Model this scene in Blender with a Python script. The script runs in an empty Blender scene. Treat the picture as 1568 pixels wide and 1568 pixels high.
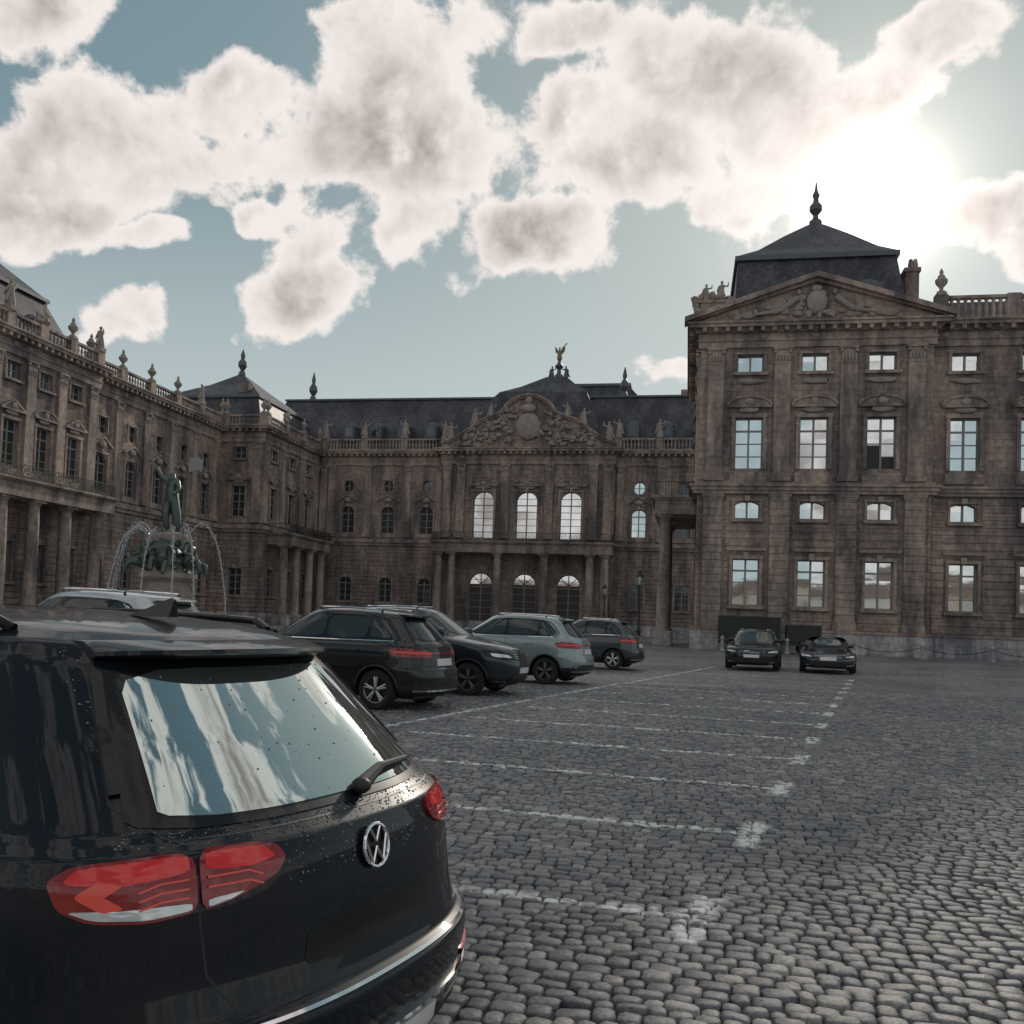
import bpy, math, random
import numpy as np
from mathutils import Matrix, Vector
random.seed(7); np.random.seed(7)
sc=bpy.context.scene
R=math.radians
# ------------------------------------------------------------------ materials
def newmat(name):
    m=bpy.data.materials.new(name); m.use_nodes=True
    nt=m.node_tree; return m,nt,nt.nodes['Principled BSDF']
def mat(name,col,rough=.5,metal=0,var=.15,scale=6,bump=0,bscale=20,coat=0,spec=.5):
    m,nt,p=newmat(name); N=nt.nodes; L=nt.links
    tc=N.new('ShaderNodeTexCoord'); n=N.new('ShaderNodeTexNoise'); n.inputs['Scale'].default_value=scale; n.inputs['Detail'].default_value=4
    L.new(tc.outputs['Object'],n.inputs['Vector'])
    r=N.new('ShaderNodeMix'); r.data_type='RGBA'
    r.inputs[6].default_value=(*[c*(1-var) for c in col],1); r.inputs[7].default_value=(*[min(1,c*(1+var)) for c in col],1)
    L.new(n.outputs['Fac'],r.inputs[0]); L.new(r.outputs[2],p.inputs['Base Color'])
    p.inputs['Roughness'].default_value=rough; p.inputs['Metallic'].default_value=metal
    p.inputs['Coat Weight'].default_value=coat; p.inputs['Coat Roughness'].default_value=.03
    p.inputs['Specular IOR Level'].default_value=spec
    if bump:
        n2=N.new('ShaderNodeTexNoise'); n2.inputs['Scale'].default_value=bscale; n2.inputs['Detail'].default_value=3
        L.new(tc.outputs['Object'],n2.inputs['Vector'])
        b=N.new('ShaderNodeBump'); b.inputs['Strength'].default_value=bump; b.inputs['Distance'].default_value=.02
        L.new(n2.outputs['Fac'],b.inputs['Height']); L.new(b.outputs[0],p.inputs['Normal'])
    return m
def ashlar(name,c1,c2,bw=1.15,bh=.46,mort=.012,dark=.5,rough=.85):
    m,nt,p=newmat(name); N=nt.nodes; L=nt.links
    g=N.new('ShaderNodeNewGeometry'); s=N.new('ShaderNodeSeparateXYZ'); L.new(g.outputs['Position'],s.inputs[0])
    a=N.new('ShaderNodeMath'); a.operation='ADD'; L.new(s.outputs[0],a.inputs[0]); L.new(s.outputs[1],a.inputs[1])
    c=N.new('ShaderNodeCombineXYZ'); L.new(a.outputs[0],c.inputs[0]); L.new(s.outputs[2],c.inputs[1])
    b=N.new('ShaderNodeTexBrick'); L.new(c.outputs[0],b.inputs['Vector'])
    b.inputs['Scale'].default_value=1; b.inputs['Brick Width'].default_value=bw; b.inputs['Row Height'].default_value=bh
    b.inputs['Mortar Size'].default_value=mort; b.inputs['Mortar Smooth'].default_value=.3
    b.inputs['Color1'].default_value=(*c1,1); b.inputs['Color2'].default_value=(*c2,1)
    b.inputs['Mortar'].default_value=(*[x*dark for x in c1],1)
    n=N.new('ShaderNodeTexNoise'); n.inputs['Scale'].default_value=.42; n.inputs['Detail'].default_value=7; n.inputs['Roughness'].default_value=.68
    mp=N.new('ShaderNodeMapping'); mp.inputs['Scale'].default_value=(1.3,1.3,.28); L.new(g.outputs['Position'],mp.inputs[0]); L.new(mp.outputs[0],n.inputs['Vector'])
    cr=N.new('ShaderNodeValToRGB'); cr.color_ramp.elements[0].position=.38; cr.color_ramp.elements[0].color=(.36,.37,.42,1); cr.color_ramp.elements[1].position=.60; cr.color_ramp.elements[1].color=(1.15,1.08,1.02,1)
    L.new(n.outputs['Fac'],cr.inputs[0])
    n3=N.new('ShaderNodeTexNoise'); n3.inputs['Scale'].default_value=3; n3.inputs['Detail'].default_value=5; L.new(g.outputs['Position'],n3.inputs['Vector'])
    cr3=N.new('ShaderNodeValToRGB'); cr3.color_ramp.elements[0].position=.3; cr3.color_ramp.elements[0].color=(.68,.68,.68,1); cr3.color_ramp.elements[1].position=.7; cr3.color_ramp.elements[1].color=(1.15,1.15,1.15,1)
    L.new(n3.outputs['Fac'],cr3.inputs[0])
    mx=N.new('ShaderNodeMix'); mx.data_type='RGBA'; mx.blend_type='MULTIPLY'; mx.inputs[0].default_value=1
    L.new(b.outputs['Color'],mx.inputs[6]); L.new(cr.outputs[0],mx.inputs[7])
    mx2=N.new('ShaderNodeMix'); mx2.data_type='RGBA'; mx2.blend_type='MULTIPLY'; mx2.inputs[0].default_value=1
    L.new(mx.outputs[2],mx2.inputs[6]); L.new(cr3.outputs[0],mx2.inputs[7])
    L.new(mx2.outputs[2],p.inputs['Base Color']); p.inputs['Roughness'].default_value=rough
    bp=N.new('ShaderNodeBump'); bp.inputs['Strength'].default_value=.6; bp.inputs['Distance'].default_value=.03
    mm=N.new('ShaderNodeMath'); mm.operation='MULTIPLY_ADD'; mm.inputs[1].default_value=-1.2; L.new(b.outputs['Fac'],mm.inputs[0]); L.new(n3.outputs['Fac'],mm.inputs[2])
    L.new(mm.outputs[0],bp.inputs['Height']); L.new(bp.outputs[0],p.inputs['Normal'])
    return m
M={}
M['stone']=ashlar('sandstone',(.415,.345,.305),(.315,.262,.235))
M['trim']=ashlar('sandstone_trim',(.44,.37,.33),(.36,.305,.275),bw=1.9,bh=1.3,mort=.006)
M['carve']=mat('carved_stone',(.33,.285,.255),.9,0,.45,1.5,.6,6)
M['plinth']=ashlar('plinth_stone',(.60,.60,.61),(.45,.45,.46),bw=1.6,bh=.75)
M['slate']=ashlar('slate_roof',(.095,.10,.125),(.05,.057,.075),bw=.3,bh=.22,mort=.01,rough=.55)
M['lead']=mat('lead_flashing',(.10,.11,.125),.45,.2,.3,2)
M['frame']=mat('window_frame',(.27,.27,.265),.6,0,.1)
M['iron']=mat('wrought_iron',(.03,.045,.045),.5,.3,.2)
M['bronze']=mat('patinated_bronze',(.09,.125,.115),.45,.5,.5,3)
M['gilt']=mat('gilding',(.20,.17,.11),.45,.7,.2)
M['wood']=mat('oak_door',(.05,.043,.038),.5,0,.3,4)
M['glass']=mat('window_glass',(.66,.72,.74),.04,1,.25,.8,.25,.5)
M['gdark']=mat('window_glass_dark',(.09,.10,.11),.06,.6,.25,.8,.2,.6)
# ------------------------------------------------------------------ mesh builder
class MB:
    def __init__(s): s.v=[]; s.f=[]; s.m=[]; s.mats=[]; s.T=None; s.flip=False
    def mi(s,k):
        k=M[k] if isinstance(k,str) else k
        if k not in s.mats: s.mats.append(k)
        return s.mats.index(k)
    def add(s,vs,fs,m):
        o=len(s.v)
        for p in vs:
            s.v.append(s.T(*p) if s.T else tuple(p))
        i=s.mi(m)
        for f in fs:
            f=[o+a for a in f]
            if s.flip: f.reverse()
            s.f.append(f); s.m.append(i)
    def box(s,x0,x1,y0,y1,z0,z1,m):
        if x0>x1:x0,x1=x1,x0
        if y0>y1:y0,y1=y1,y0
        if z0==0: z0=-.12
        v=[(x0,y0,z0),(x1,y0,z0),(x1,y1,z0),(x0,y1,z0),(x0,y0,z1),(x1,y0,z1),(x1,y1,z1),(x0,y1,z1)]
        s.add(v,[(0,3,2,1),(4,5,6,7),(0,1,5,4),(1,2,6,5),(2,3,7,6),(3,0,4,7)],m)
    def lathe(s,prof,cx,cy,z0,m,seg=8,sc=1):
        v=[];f=[]
        for r,z in prof:
            for i in range(seg):
                a=2*math.pi*i/seg; v.append((cx+r*sc*math.cos(a),cy+r*sc*math.sin(a),z0+z*sc))
        for j in range(len(prof)-1):
            for i in range(seg):
                a=j*seg+i;b=j*seg+(i+1)%seg
                f.append((a,b,b+seg,a+seg))
        f.append(tuple(range((len(prof)-1)*seg,len(prof)*seg))); f.append(tuple(reversed(range(seg))))
        s.add(v,f,m)
    def limb(s,p0,p1,r0,r1,m,seg=8):
        p0=Vector(p0);p1=Vector(p1); d=(p1-p0).normalized()
        u=d.orthogonal().normalized(); w=d.cross(u)
        v=[];
        for p,r in((p0,r0),(p1,r1)):
            for i in range(seg):
                a=2*math.pi*i/seg; v.append(tuple(p+u*(r*math.cos(a))+w*(r*math.sin(a))))
        f=[(i,(i+1)%seg,seg+(i+1)%seg,seg+i) for i in range(seg)]
        f.append(tuple(reversed(range(seg)))); f.append(tuple(range(seg,2*seg)))
        s.add(v,f,m)
    def tube(s,pts,r,m,seg=6):
        for a,b in zip(pts[:-1],pts[1:]): s.limb(a,b,r,r,m,seg)
    def blob(s,c,r,m,seg=8,rg=5,jit=.12):
        v=[];f=[]
        for j in range(rg+1):
            th=math.pi*j/rg
            for i in range(seg):
                a=2*math.pi*i/seg; k=1+random.uniform(-jit,jit)
                v.append((c[0]+r[0]*k*math.sin(th)*math.cos(a),c[1]+r[1]*k*math.sin(th)*math.sin(a),c[2]-r[2]*math.cos(th)))
        for j in range(rg):
            for i in range(seg):
                a=j*seg+i;b=j*seg+(i+1)%seg; f.append((a,b,b+seg,a+seg))
        s.add(v,f,m)
    def poly_prism(s,pts,y0,y1,m):
        n=len(pts); v=[(x,y0,z) for x,z in pts]+[(x,y1,z) for x,z in pts]
        f=[tuple(range(n)),tuple(reversed(range(n,2*n)))]+[((i+1)%n,i,n+i,n+(i+1)%n) for i in range(n)]
        s.add(v,f,m)
    def frustum(s,r0,z0,r1,z1,m,cap=True):
        a=[(r0[0],r0[2]),(r0[1],r0[2]),(r0[1],r0[3]),(r0[0],r0[3])]; b=[(r1[0],r1[2]),(r1[1],r1[2]),(r1[1],r1[3]),(r1[0],r1[3])]
        v=[(x,y,z0) for x,y in a]+[(x,y,z1) for x,y in b]
        f=[(0,1,5,4),(1,2,6,5),(2,3,7,6),(3,0,4,7)]
        if cap: f.append((4,5,6,7))
        s.add(v,f,m)
    def build(s,name,parent=None,smooth=None):
        me=bpy.data.meshes.new(name); me.from_pydata(s.v,[],s.f)
        for k in s.mats: me.materials.append(k)
        me.polygons.foreach_set('material_index',s.m); me.update()
        if smooth is not None:
            me.polygons.foreach_set('use_smooth',[True]*len(me.polygons)); me.set_sharp_from_angle(angle=R(smooth))
        o=bpy.data.objects.new(name,me); sc.collection.objects.link(o)
        if parent: o.parent=parent
        return o
def empty(name,loc=(0,0,0)):
    e=bpy.data.objects.new(name,None); e.location=loc; e.empty_display_size=.3; sc.collection.objects.link(e); return e
URN=[(.25,0),(.25,.12),(.1,.2),(.12,.35),(.33,.6),(.36,.8),(.2,.95),(.22,1.02),(.1,1.15),(.12,1.3),(.03,1.5)]
BAL=[(.10,0),(.10,.1),(.05,.16),(.10,.36),(.085,.5),(.045,.68),(.09,.76),(.09,.84)]
def statue(mb,x,y,z,h,m='carve'):
    k=h/2.3
    mb.box(x-.35*k,x+.35*k,y-.35*k,y+.35*k,z,z+.35*k,m)
    mb.lathe([(.34,0),(.36,.25),(.28,.7),(.24,.95),(.2,1.1),(.27,1.4),(.25,1.5),(.09,1.58),(.08,1.68)],x,y,z+.33*k,m,8,k)
    mb.blob((x,y,z+2.12*k),(.14*k,.14*k,.17*k),m,8,5,.03)
    s=random.choice((-1,1)); t=random.uniform(.0,.3)
    mb.limb((x+s*.22*k,y,z+1.78*k),(x+s*(.5+.2*t)*k,y-.1*k,z+(1.6+t)*k),.09*k,.07*k,m,6)
    mb.limb((x+s*(.5+.2*t)*k,y-.1*k,z+(1.6+t)*k),(x+s*.6*k,y-.2*k,z+(2.0+t)*k),.07*k,.05*k,m,6)
    mb.limb((x-s*.22*k,y,z+1.78*k),(x-s*.42*k,y-.05*k,z+1.35*k),.09*k,.07*k,m,6)
    mb.limb((x-s*.42*k,y-.05*k,z+1.35*k),(x-s*.25*k,y-.3*k,z+1.1*k),.07*k,.05*k,m,6)
    mb.limb((x-s*.1*k,y,z+1.5*k),(x-s*.55*k,y+.05*k,z+.5*k),.18*k,.1*k,m,6)
def urn(mb,x,y,z,h=1.5): mb.box(x-.3,x+.3,y-.3,y+.3,z,z+.18,'carve'); mb.lathe(URN,x,y,z+.15,'carve',8,h/1.5)
# ------------------------------------------------------------------ facade tools (local: u along, d outward, z up)
class Fac(MB):
    def setf(s,kind,a,b):
        if kind=='S': s.T=lambda u,d,z:(a+u,b-d,z); s.flip=True
        if kind=='E': s.T=lambda u,d,z:(a+d,b+u,z); s.flip=True
        if kind=='W': s.T=lambda u,d,z:(a-d,b+u,z); s.flip=False
        if kind=='N': s.T=lambda u,d,z:(a+u,b+d,z); s.flip=False
    def q(s,p,m): s.add(p,[(0,1,2,3)],m)
    def wall(s,u0,u1,z0,z1,holes,m='stone',dep=.32):
        if z0==0: z0=-.12
        us=sorted({u0,u1}|{x for h in holes for x in (h[0]-h[1]/2,h[0]+h[1]/2) if u0<x<u1})
        zs=sorted({z0,z1}|{x for h in holes for x in (h[2],h[3]) if z0<x<z1})
        for a,b in zip(us[:-1],us[1:]):
            for c,d in zip(zs[:-1],zs[1:]):
                mu=(a+b)/2; mz=(c+d)/2
                if any(abs(mu-h[0])<h[1]/2 and h[2]<mz<h[3] for h in holes): continue
                s.q([(b,0,c),(a,0,c),(a,0,d),(b,0,d)],m)
        for h in holes: s.window(h,dep)
    def window(s,h,dep):
        u,w,zb,zt,kind,g=h[:6]; a=u-w/2;b=u+w/2
        s.q([(a,0,zb),(a,-dep,zb),(a,-dep,zt),(a,0,zt)],'trim'); s.q([(b,-dep,zb),(b,0,zb),(b,0,zt),(b,-dep,zt)],'trim')
        s.q([(a,0,zb),(b,0,zb),(b,-dep,zb),(a,-dep,zb)],'trim'); s.q([(b,0,zt),(a,0,zt),(a,-dep,zt),(b,-dep,zt)],'trim')
        for (x0,x1) in((a,u),(u,b)):
            zm=zb+(zt-zb)*.6
            for (y0,y1) in((zb,zm),(zm,zt)):
                j=[random.uniform(-.010,.010) for _ in range(4)]
                s.q([(x1,-dep+j[0],y0),(x0,-dep+j[1],y0),(x0,-dep+j[2],y1),(x1,-dep+j[3],y1)],g)
        if kind in('arch','seg','oval'):
            n=12; rise=w/2 if kind=='arch' else w*.16
            if kind=='oval':
                for quad in range(4):
                    cx=(b,a,a,b)[quad]; cz=(zt,zt,zb,zb)[quad]; cc=[(cx,0,cz)]
                    for i in range(7):
                        t=math.pi/2*(quad+i/6); cc.append((u+w/2*math.cos(t),0,(zb+zt)/2+(zt-zb)/2*math.sin(t)))
                    s.add(cc,[tuple(range(8))],'trim')
            else:
                if kind=='arch': arc=[(u+w/2*math.cos(math.pi*i/n),zt-rise+rise*math.sin(math.pi*i/n)) for i in range(n+1)]
                else: arc=[(b-w*i/n, zt-rise+rise*(1-(2*i/n-1)**2)) for i in range(n+1)]
                R1=[(b,0,zt)]+[(x,0,z) for x,z in arc[:n//2+1]]+[(u,0,zt)]
                L1=[(a,0,zt)]+[(x,0,z) for x,z in reversed(arc[n//2:])]+[(u,0,zt)]
                s.add(R1,[tuple(range(len(R1)))],'trim'); s.add(L1,[tuple(reversed(range(len(L1))))],'trim')
                for (x0,z0),(x1,z1) in zip(arc[:-1],arc[1:]):
                    s.q([(x0,0,z0),(x1,0,z1),(x1,-dep,z1),(x0,-dep,z0)],'trim')
        nh=2 if kind=='oval' else max(1,round((zt-zb)/ .85))
        fm='frame'; d0=-dep+.015; d1=-dep+.08; fw=.07
        s.box(a,a+fw,d0,d1,zb,zt,fm); s.box(b-fw,b,d0,d1,zb,zt,fm); s.box(a+fw,b-fw,d0,d1,zb,zb+fw,fm); s.box(a+fw,b-fw,d0,d1,zt-fw,zt,fm)
        s.box(u-.06,u+.06,d0,d1+.02,zb+fw,zt-fw,fm)
        for i in range(1,nh):
            z=zb+(zt-zb)*i/nh; t=.06 if (nh>2 and i==round(nh*.66)) else .03
            s.box(a+fw,u-.062,d0,d1-.01,z-t,z+t,fm); s.box(u+.062,b-fw,d0,d1-.01,z-t,z+t,fm)
    def surround(s,u,w,zb,zt,t=.22,pr=.1,ped=None,sill=True,key=False):
        a=u-w/2-.001;b=u+w/2+.001
        s.box(a-t,a,-.04,pr,zb-.02,zt,'trim'); s.box(b,b+t,-.04,pr,zb-.02,zt,'trim'); s.box(a-t-.05,b+t+.05,-.04,pr+.03,zt+.002,zt+t,'trim')
        if sill: s.box(a-t-.1,b+t+.1,-.04,pr+.16,zb-.24,zb-.03,'trim')
        if key: s.box(u-.17,u+.17,-.04,pr+.14,zt-.02,zt+t+.2,'carve')
        z=zt+t+.5
        if ped:
            h=.78; L=a-t-.25; Rr=b+t+.25
            s.blob((u,pr,zt+t+.3),(w*.42,.12,.24),'carve',8,4,.25)
            if ped=='tri': pts=[(L,z),(Rr,z),(u,z+h)]
            else: pts=[(L,z)]+[(Rr,z)]+[(u+(Rr-u)*math.cos(math.pi*i/10),z+.1+h*.75*math.sin(math.pi*i/10)) for i in range(0,11)]
            pts2=pts
            s.add([(x,pr+.1,zz) for x,zz in pts2],[tuple(reversed(range(len(pts2))))],'trim')
            n=len(pts2)
            for i in range(n):
                (x0,z0),(x1,z1)=pts2[i],pts2[(i+1)%n]
                if abs(x0-x1)+abs(z0-z1)<.01: continue
                s.limb((x0,pr+.12,z0),(x1,pr+.12,z1),.11,.11,'trim',4)
                s.q([(x0,-.03,z0),(x1,-.03,z1),(x1,pr+.15,z1),(x0,pr+.15,z0)],'trim')
            s.blob((u,pr+.16,z+.32),(.3,.1,.26),'carve',7,4,.25)
    def pilaster(s,u,w,z0,z1,pr=.16,cap=1.0,band=False,m='trim'):
        s.box(u-w/2-.12,u+w/2+.12,-.04,pr+.1,z0,z0+.35,m); s.box(u-w/2-.06,u+w/2+.06,-.04,pr+.05,z0+.352,z0+.55,m)
        if band:
            z=z0+.56
            while z<z1-cap-.1:
                s.box(u-w/2,u+w/2,-.04,pr,z,min(z+.44,z1-cap),m); s.box(u-w/2+.04,u+w/2-.04,-.04,pr-.05,z+.44,min(z+.5,z1-cap),m); z+=.5
        else: s.box(u-w/2,u+w/2,-.04,pr,z0+.552,z1-cap,m)
        if cap>.6:
            s.box(u-w/2-.03,u+w/2+.03,-.04,pr+.04,z1-cap+.002,z1-cap+.1,m)
            for i in range(5):
                uu=u-w/2+w*(i+.5)/5; s.blob((uu,pr,z1-cap*.66),(w*.1,.1,cap*.24),'carve',6,4,.1)
            s.box(u-w/2+.02,u+w/2-.02,-.04,pr-.01,z1-cap+.102,z1-.17,m)
            for q in(-1,1): s.blob((u+q*w*.45,pr+.03,z1-.3),(.14,.12,.15),'carve',7,4,.05)
            s.box(u-w/2-.12,u+w/2+.12,-.04,pr+.12,z1-.17,z1,m)
        else:
            s.box(u-w/2-.05,u+w/2+.05,-.04,pr+.05,z1-cap+.002,z1-cap*.5,m); s.box(u-w/2-.11,u+w/2+.11,-.04,pr+.11,z1-cap*.5+.002,z1,m)
    def rustic(s,u0,u1,z0,z1,holes,pr=.07,step=.5):
        z=z0
        while z<z1-.1:
            zt=min(z+step-.055,z1)
            blk=sorted([(h[0]-h[1]/2-.3,h[0]+h[1]/2+.3) for h in holes if h[2]-.3<zt and h[3]+.3>z])
            x=u0
            for a,b in blk+[(u1,u1)]:
                if a-x>.15: s.box(x,a,-.04,pr,z,zt,'stone')
                x=max(x,b)
            z+=step
    def cornice(s,u0,u1,zb,zt,e0=0,e1=0,pr0=.2,mod=True,sc_=1):
        h=zt-zb
        prof=[(0,.28,.16),(.28,.34,.24),(.34,.62,.18),(.62,.70,.40),(.70,.78,.5),(.78,.92,.85),(.92,1,.95)]
        for a,b,p in prof:
            p=p*sc_
            s.box(u0-(p if e0 else 0),u1+(p if e1 else 0),-.04,p,zb+a*h+.001,zb+b*h,'trim')
        if mod:
            n=int((u1-u0)/.75)
            for i in range(n+1):
                u=u0+.2+(u1-u0-.4)*i/max(1,n); s.box(u-.13,u+.13,.4*sc_,.80*sc_,zb+.60*h,zb+.779*h,'trim')
            n=int((u1-u0)/1.5)
            for i in range(n):
                u=u0+(u1-u0)*(i+.5)/max(1,n); s.blob((u,.17*sc_,zb+.48*h),(.26,.07,.11*h),'carve',7,4,.2)
    def balus(s,u0,u1,z,h=1.3,posts=4.5,deco=None,d=-.1):
        n=max(1,round((u1-u0)/posts))
        s.box(u0,u1,d-.2,d+.2,z,z+.25,'trim'); s.box(u0,u1,d-.2,d+.2,z+h-.2,z+h,'trim')
        for i in range(n+1):
            u=u0+(u1-u0)*i/n; s.box(u-.42,u+.42,d-.26,d+.26,z+.002,z+h+.06,'trim')
            if deco:
                k=deco[i%len(deco)]
                if k=='s': statue(s,u,d,z+h+.06,random.uniform(2.1,2.5))
                if k=='u': urn(s,u,d,z+h+.06,1.7)
                if k=='p':
                    for q in range(7): s.blob((u+random.uniform(-.5,.5),d,z+h+.3+random.uniform(0,.9)),(.32,.28,.35),'carve',7,5,.25)
                    s.limb((u,d,z+h),(u+.3,d,z+h+2),.12,.06,'carve',6)
        m=int((u1-u0)/.42)
        for i in range(m):
            u=u0+(u1-u0)*(i+.5)/m; s.lathe(BAL,u,d,z+.22,'trim',6,(h-.4)/.84)
    def rail(s,u0,u1,d0,z,h=1.05,side=True):
        s.box(u0,u1,d0-.04,d0,z+h-.05,z+h,'iron'); s.box(u0,u1,d0-.03,d0-.01,z+.08,z+.12,'iron')
        n=int((u1-u0)/.16)
        for i in range(n+1):
            u=u0+(u1-u0)*i/n; s.box(u-.014,u+.014,d0-.034,d0-.006,z,z+h-.052,'iron')
        n=int((u1-u0)/.55)
        for i in range(n):
            u=u0+(u1-u0)*(i+.5)/n
            for a_ in(0,1,2,3): 
                t0=a_*math.pi/2; s.limb((u+.2*math.cos(t0),d0-.02,z+.55+.3*math.sin(t0)),(u+.2*math.cos(t0+1.57),d0-.02,z+.55+.3*math.sin(t0+1.57)),.02,.02,'iron',4)
        if side:
            for uu in(u0,u1):
                s.box(uu-.02,uu+.02,.05,d0-.041,z+h-.05,z+h,'iron')
                n=int(d0/.2)
                for i in range(1,n): s.box(uu-.013,uu+.013,d0*i/n-.013,d0*i/n+.013,z,z+h-.052,'iron')
    def portico(s,u0,u1,dp,cols,ztop=11.0,r=.48):
        e=1.4
        s.box(u0,u1,.02,dp,ztop-e,ztop-.35,'trim'); s.box(u0-.12,u1+.12,.02,dp+.14,ztop-.349,ztop-.2,'trim'); s.box(u0-.25,u1+.25,.02,dp+.3,ztop-.199,ztop,'trim')
        for u in cols:
            zt=ztop-e
            s.box(u-r*1.35,u+r*1.35,dp-.75-r*1.35,dp-.75+r*1.35,0,1.1,'plinth')
            H=zt-1.1
            s.lathe([(1.25,0),(1.25,.25),(1.05,.4),(1.0,.5),(.98,H/r*.4),(.85,H/r-1.3),(.85,H/r-.9),(1.0,H/r-.8),(1.1,H/r-.4)],u,dp-.75,1.1,'trim',14,r)
            s.box(u-r*1.25,u+r*1.25,dp-.75-r*1.25,dp-.75+r*1.25,zt-.4*r,zt,'trim')
        s.rail(u0,u1,dp+.1,ztop)
# ================================================================== RIGHT PAVILION
bR=empty('palace_pavilion'); bR.scale=(1,1,.988)
F=Fac(); F.setf('S',.46,63)
cols=[3.3,7.5,11.75]
def colset(cs):
    H=[]
    for i,u in enumerate(cs):
        H+=[(u,1.75,3.05,6.2,'rect','glass'),(u,1.65,8.95,10.15,'seg','glass'),(u,1.8,12.35,15.85,'rect','glass'),(u,1.7,19.0,20.2,'rect','glass')]
    return H
def dressing(F,cs):
    for i,u in enumerate(cs):
        F.surround(u,1.75,3.05,6.2,.2,.16,None,True,True)
        F.box(u-1.3,u+1.3,-.04,.3,6.75,6.95,'trim')
        F.surround(u,1.65,8.95,10.15,.14,.12,None,True,True)
        F.surround(u,1.8,12.35,15.85,.25,.14,'seg' ,False)
        F.surround(u,1.7,19.0,20.2,.2,.1,None,True)
        F.blob((u,.1,18.35),(1.0,.1,.2),'carve',8,4,.3)
        F.box(u-1.2,u+1.2,-.04,.14,11.45,12.1,'trim')
def darkopening(F,u):  # black slabs over the lower panes paint the unlit room of an open window
    F.box(u-.84,u-.065,-.3,-.22,12.42,14.0,'blk'); F.box(u+.065,u+.84,-.3,-.225,12.42,13.2,'blk')
M['blk']=mat('black_plastic',(.018,.019,.02),.5,0,.2,30)
h=colset(cols); F.wall(0,14.9,0,22.2,h); darkopening(F,11.75)
F.box(0-.2,15.1,-.04,.25,0,1.35,'plinth'); F.box(-.25,15.15,-.04,.33,1.352,1.55,'trim')
dressing(F,cols)
F.rustic(0,14.9,1.6,10.6,[x for x in h if x[2]<11]+[(u,1.1,1,11) for u in(1.05,5.4,9.63,13.85)])
for u in(1.05,5.4,9.63,13.85):
    F.pilaster(u,1.25,1.56,10.6,.24,.35,True); F.pilaster(u,1.05,11.5,20.65,.22,1.15)
F.box(-.3,15.2,-.04,.32,10.62,10.85,'trim'); F.box(-.4,15.3,-.04,.42,10.852,11.1,'trim'); F.box(-.5,15.4,-.04,.55,11.102,11.25,'trim')
F.box(-.2,15.1,-.04,.22,11.252,11.45,'trim')
F.cornice(0,14.9,20.66,22.3,1,1)
PZ=22.31
c=7.45; F.poly_prism([(-.7,PZ),(15.6,PZ),(c,PZ+2.8)],-.3,.35,'stone')
for sx in(-1,1):
    x0=c+sx*8.6
    for o,dd,w in((0,.95,.16),(.25,.62,.14)):
        pts=[(x0,PZ+.01-o*.2),(c,PZ+2.9-o),(c,PZ+3.25-o),(x0,PZ+.36-o*.2)]
        if sx>0: pts.reverse()
        F.poly_prism(pts,-.3+o+sx*.002,dd+sx*.002,'trim')
for i in range(60):
    u=random.uniform(-5.2,5.2); zm=2.3*(1-abs(u)/7.2)
    F.blob((c+u,.4,PZ+.25+random.uniform(.1,max(.12,zm-.5))),(random.uniform(.15,.38),.16,random.uniform(.12,.28)),'carve',7,5,.25)
for s_ in(-1,1):
    F.limb((c+s_*1.2,.5,PZ+1.6),(c+s_*2.4,.5,PZ+.7),.22,.16,'carve'); F.limb((c+s_*2.4,.5,PZ+.7),(c+s_*4,.5,PZ+.5),.16,.09,'carve'); F.blob((c+s_*1.15,.5,PZ+1.95),(.16,.14,.2),'carve')
F.blob((c,.45,PZ+1.3),(.7,.25,.8),'carve',12,7,.08); F.blob((c,.45,PZ+2.2),(.4,.2,.25),'carve',8,5,.1)
F.box(-.1,2.3,-3.2,-.3,PZ,24.0,'trim'); F.box(-.2,2.4,-3.3,-.2,24.002,24.2,'trim')
for i in range(12): F.blob((random.uniform(.0,1.9),random.uniform(-1.6,-.4),24.2+random.uniform(.0,.5)),(.3,.3,.35),'carve',7,5,.25)
statue(F,.25,-.7,24.0,1.5); statue(F,1.3,-.7,24.0,1.7)
for i in range(9): F.blob((-.1-.05*i%2,-.5,22.6+i*.22),(.28,.3,.22),'carve',7,5,.25)
F.box(14.6,14.89,-.7,-.01,0,22.2,'stone')
F.setf('S',.46,63.6)
c2=[17.0+4.25*i for i in range(6)]
h=colset(c2); F.wall(14.9,42,0,22.2,h); dressing(F,c2)
F.box(15.3,42,-.04,.25,0,1.35,'plinth'); F.box(15.3,42,-.04,.33,1.352,1.55,'trim')
F.rustic(15.1,42,1.6,10.6,[x for x in h if x[2]<11])
F.box(15.25,42,-.04,.3,10.62,10.85,'trim'); F.box(15.35,42,-.04,.4,10.852,11.1,'trim'); F.box(15.45,42,-.04,.5,11.102,11.25,'trim')
F.cornice(15.0,42,20.66,22.3)
F.balus(15.4,41.8,PZ,1.7,4.3,['u','','p','u'],.1)
F.box(15.0,42,-14,-.3,21.8,22.25,'lead')
F.setf('W',.46,63)
hs=[]
for u in(4,9,14): hs+=[(u,1.8,12.35,15.85,'rect','gdark'),(u,1.7,19,20.2,'rect','gdark'),(u,1.7,3,6.2,'rect','gdark')]
F.wall(0,19,0,22.2,hs)
for u in(4,9,14): F.surround(u,1.8,12.35,15.85,.25,.14,'tri',False); F.surround(u,1.7,19,20.2,.2,.1)
F.box(0.01,19,-.04,.25,0,1.35,'plinth'); F.box(.01,19,-.04,.55,11.1,11.25,'trim'); F.box(.01,19,-.04,.3,10.62,11.098,'trim')
for u in(.7,6.5,11.5,18.2): F.pilaster(u,1.05,11.5,20.65,.2,1.15)
F.cornice(.05,19,20.66,22.3,0,1)
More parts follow.
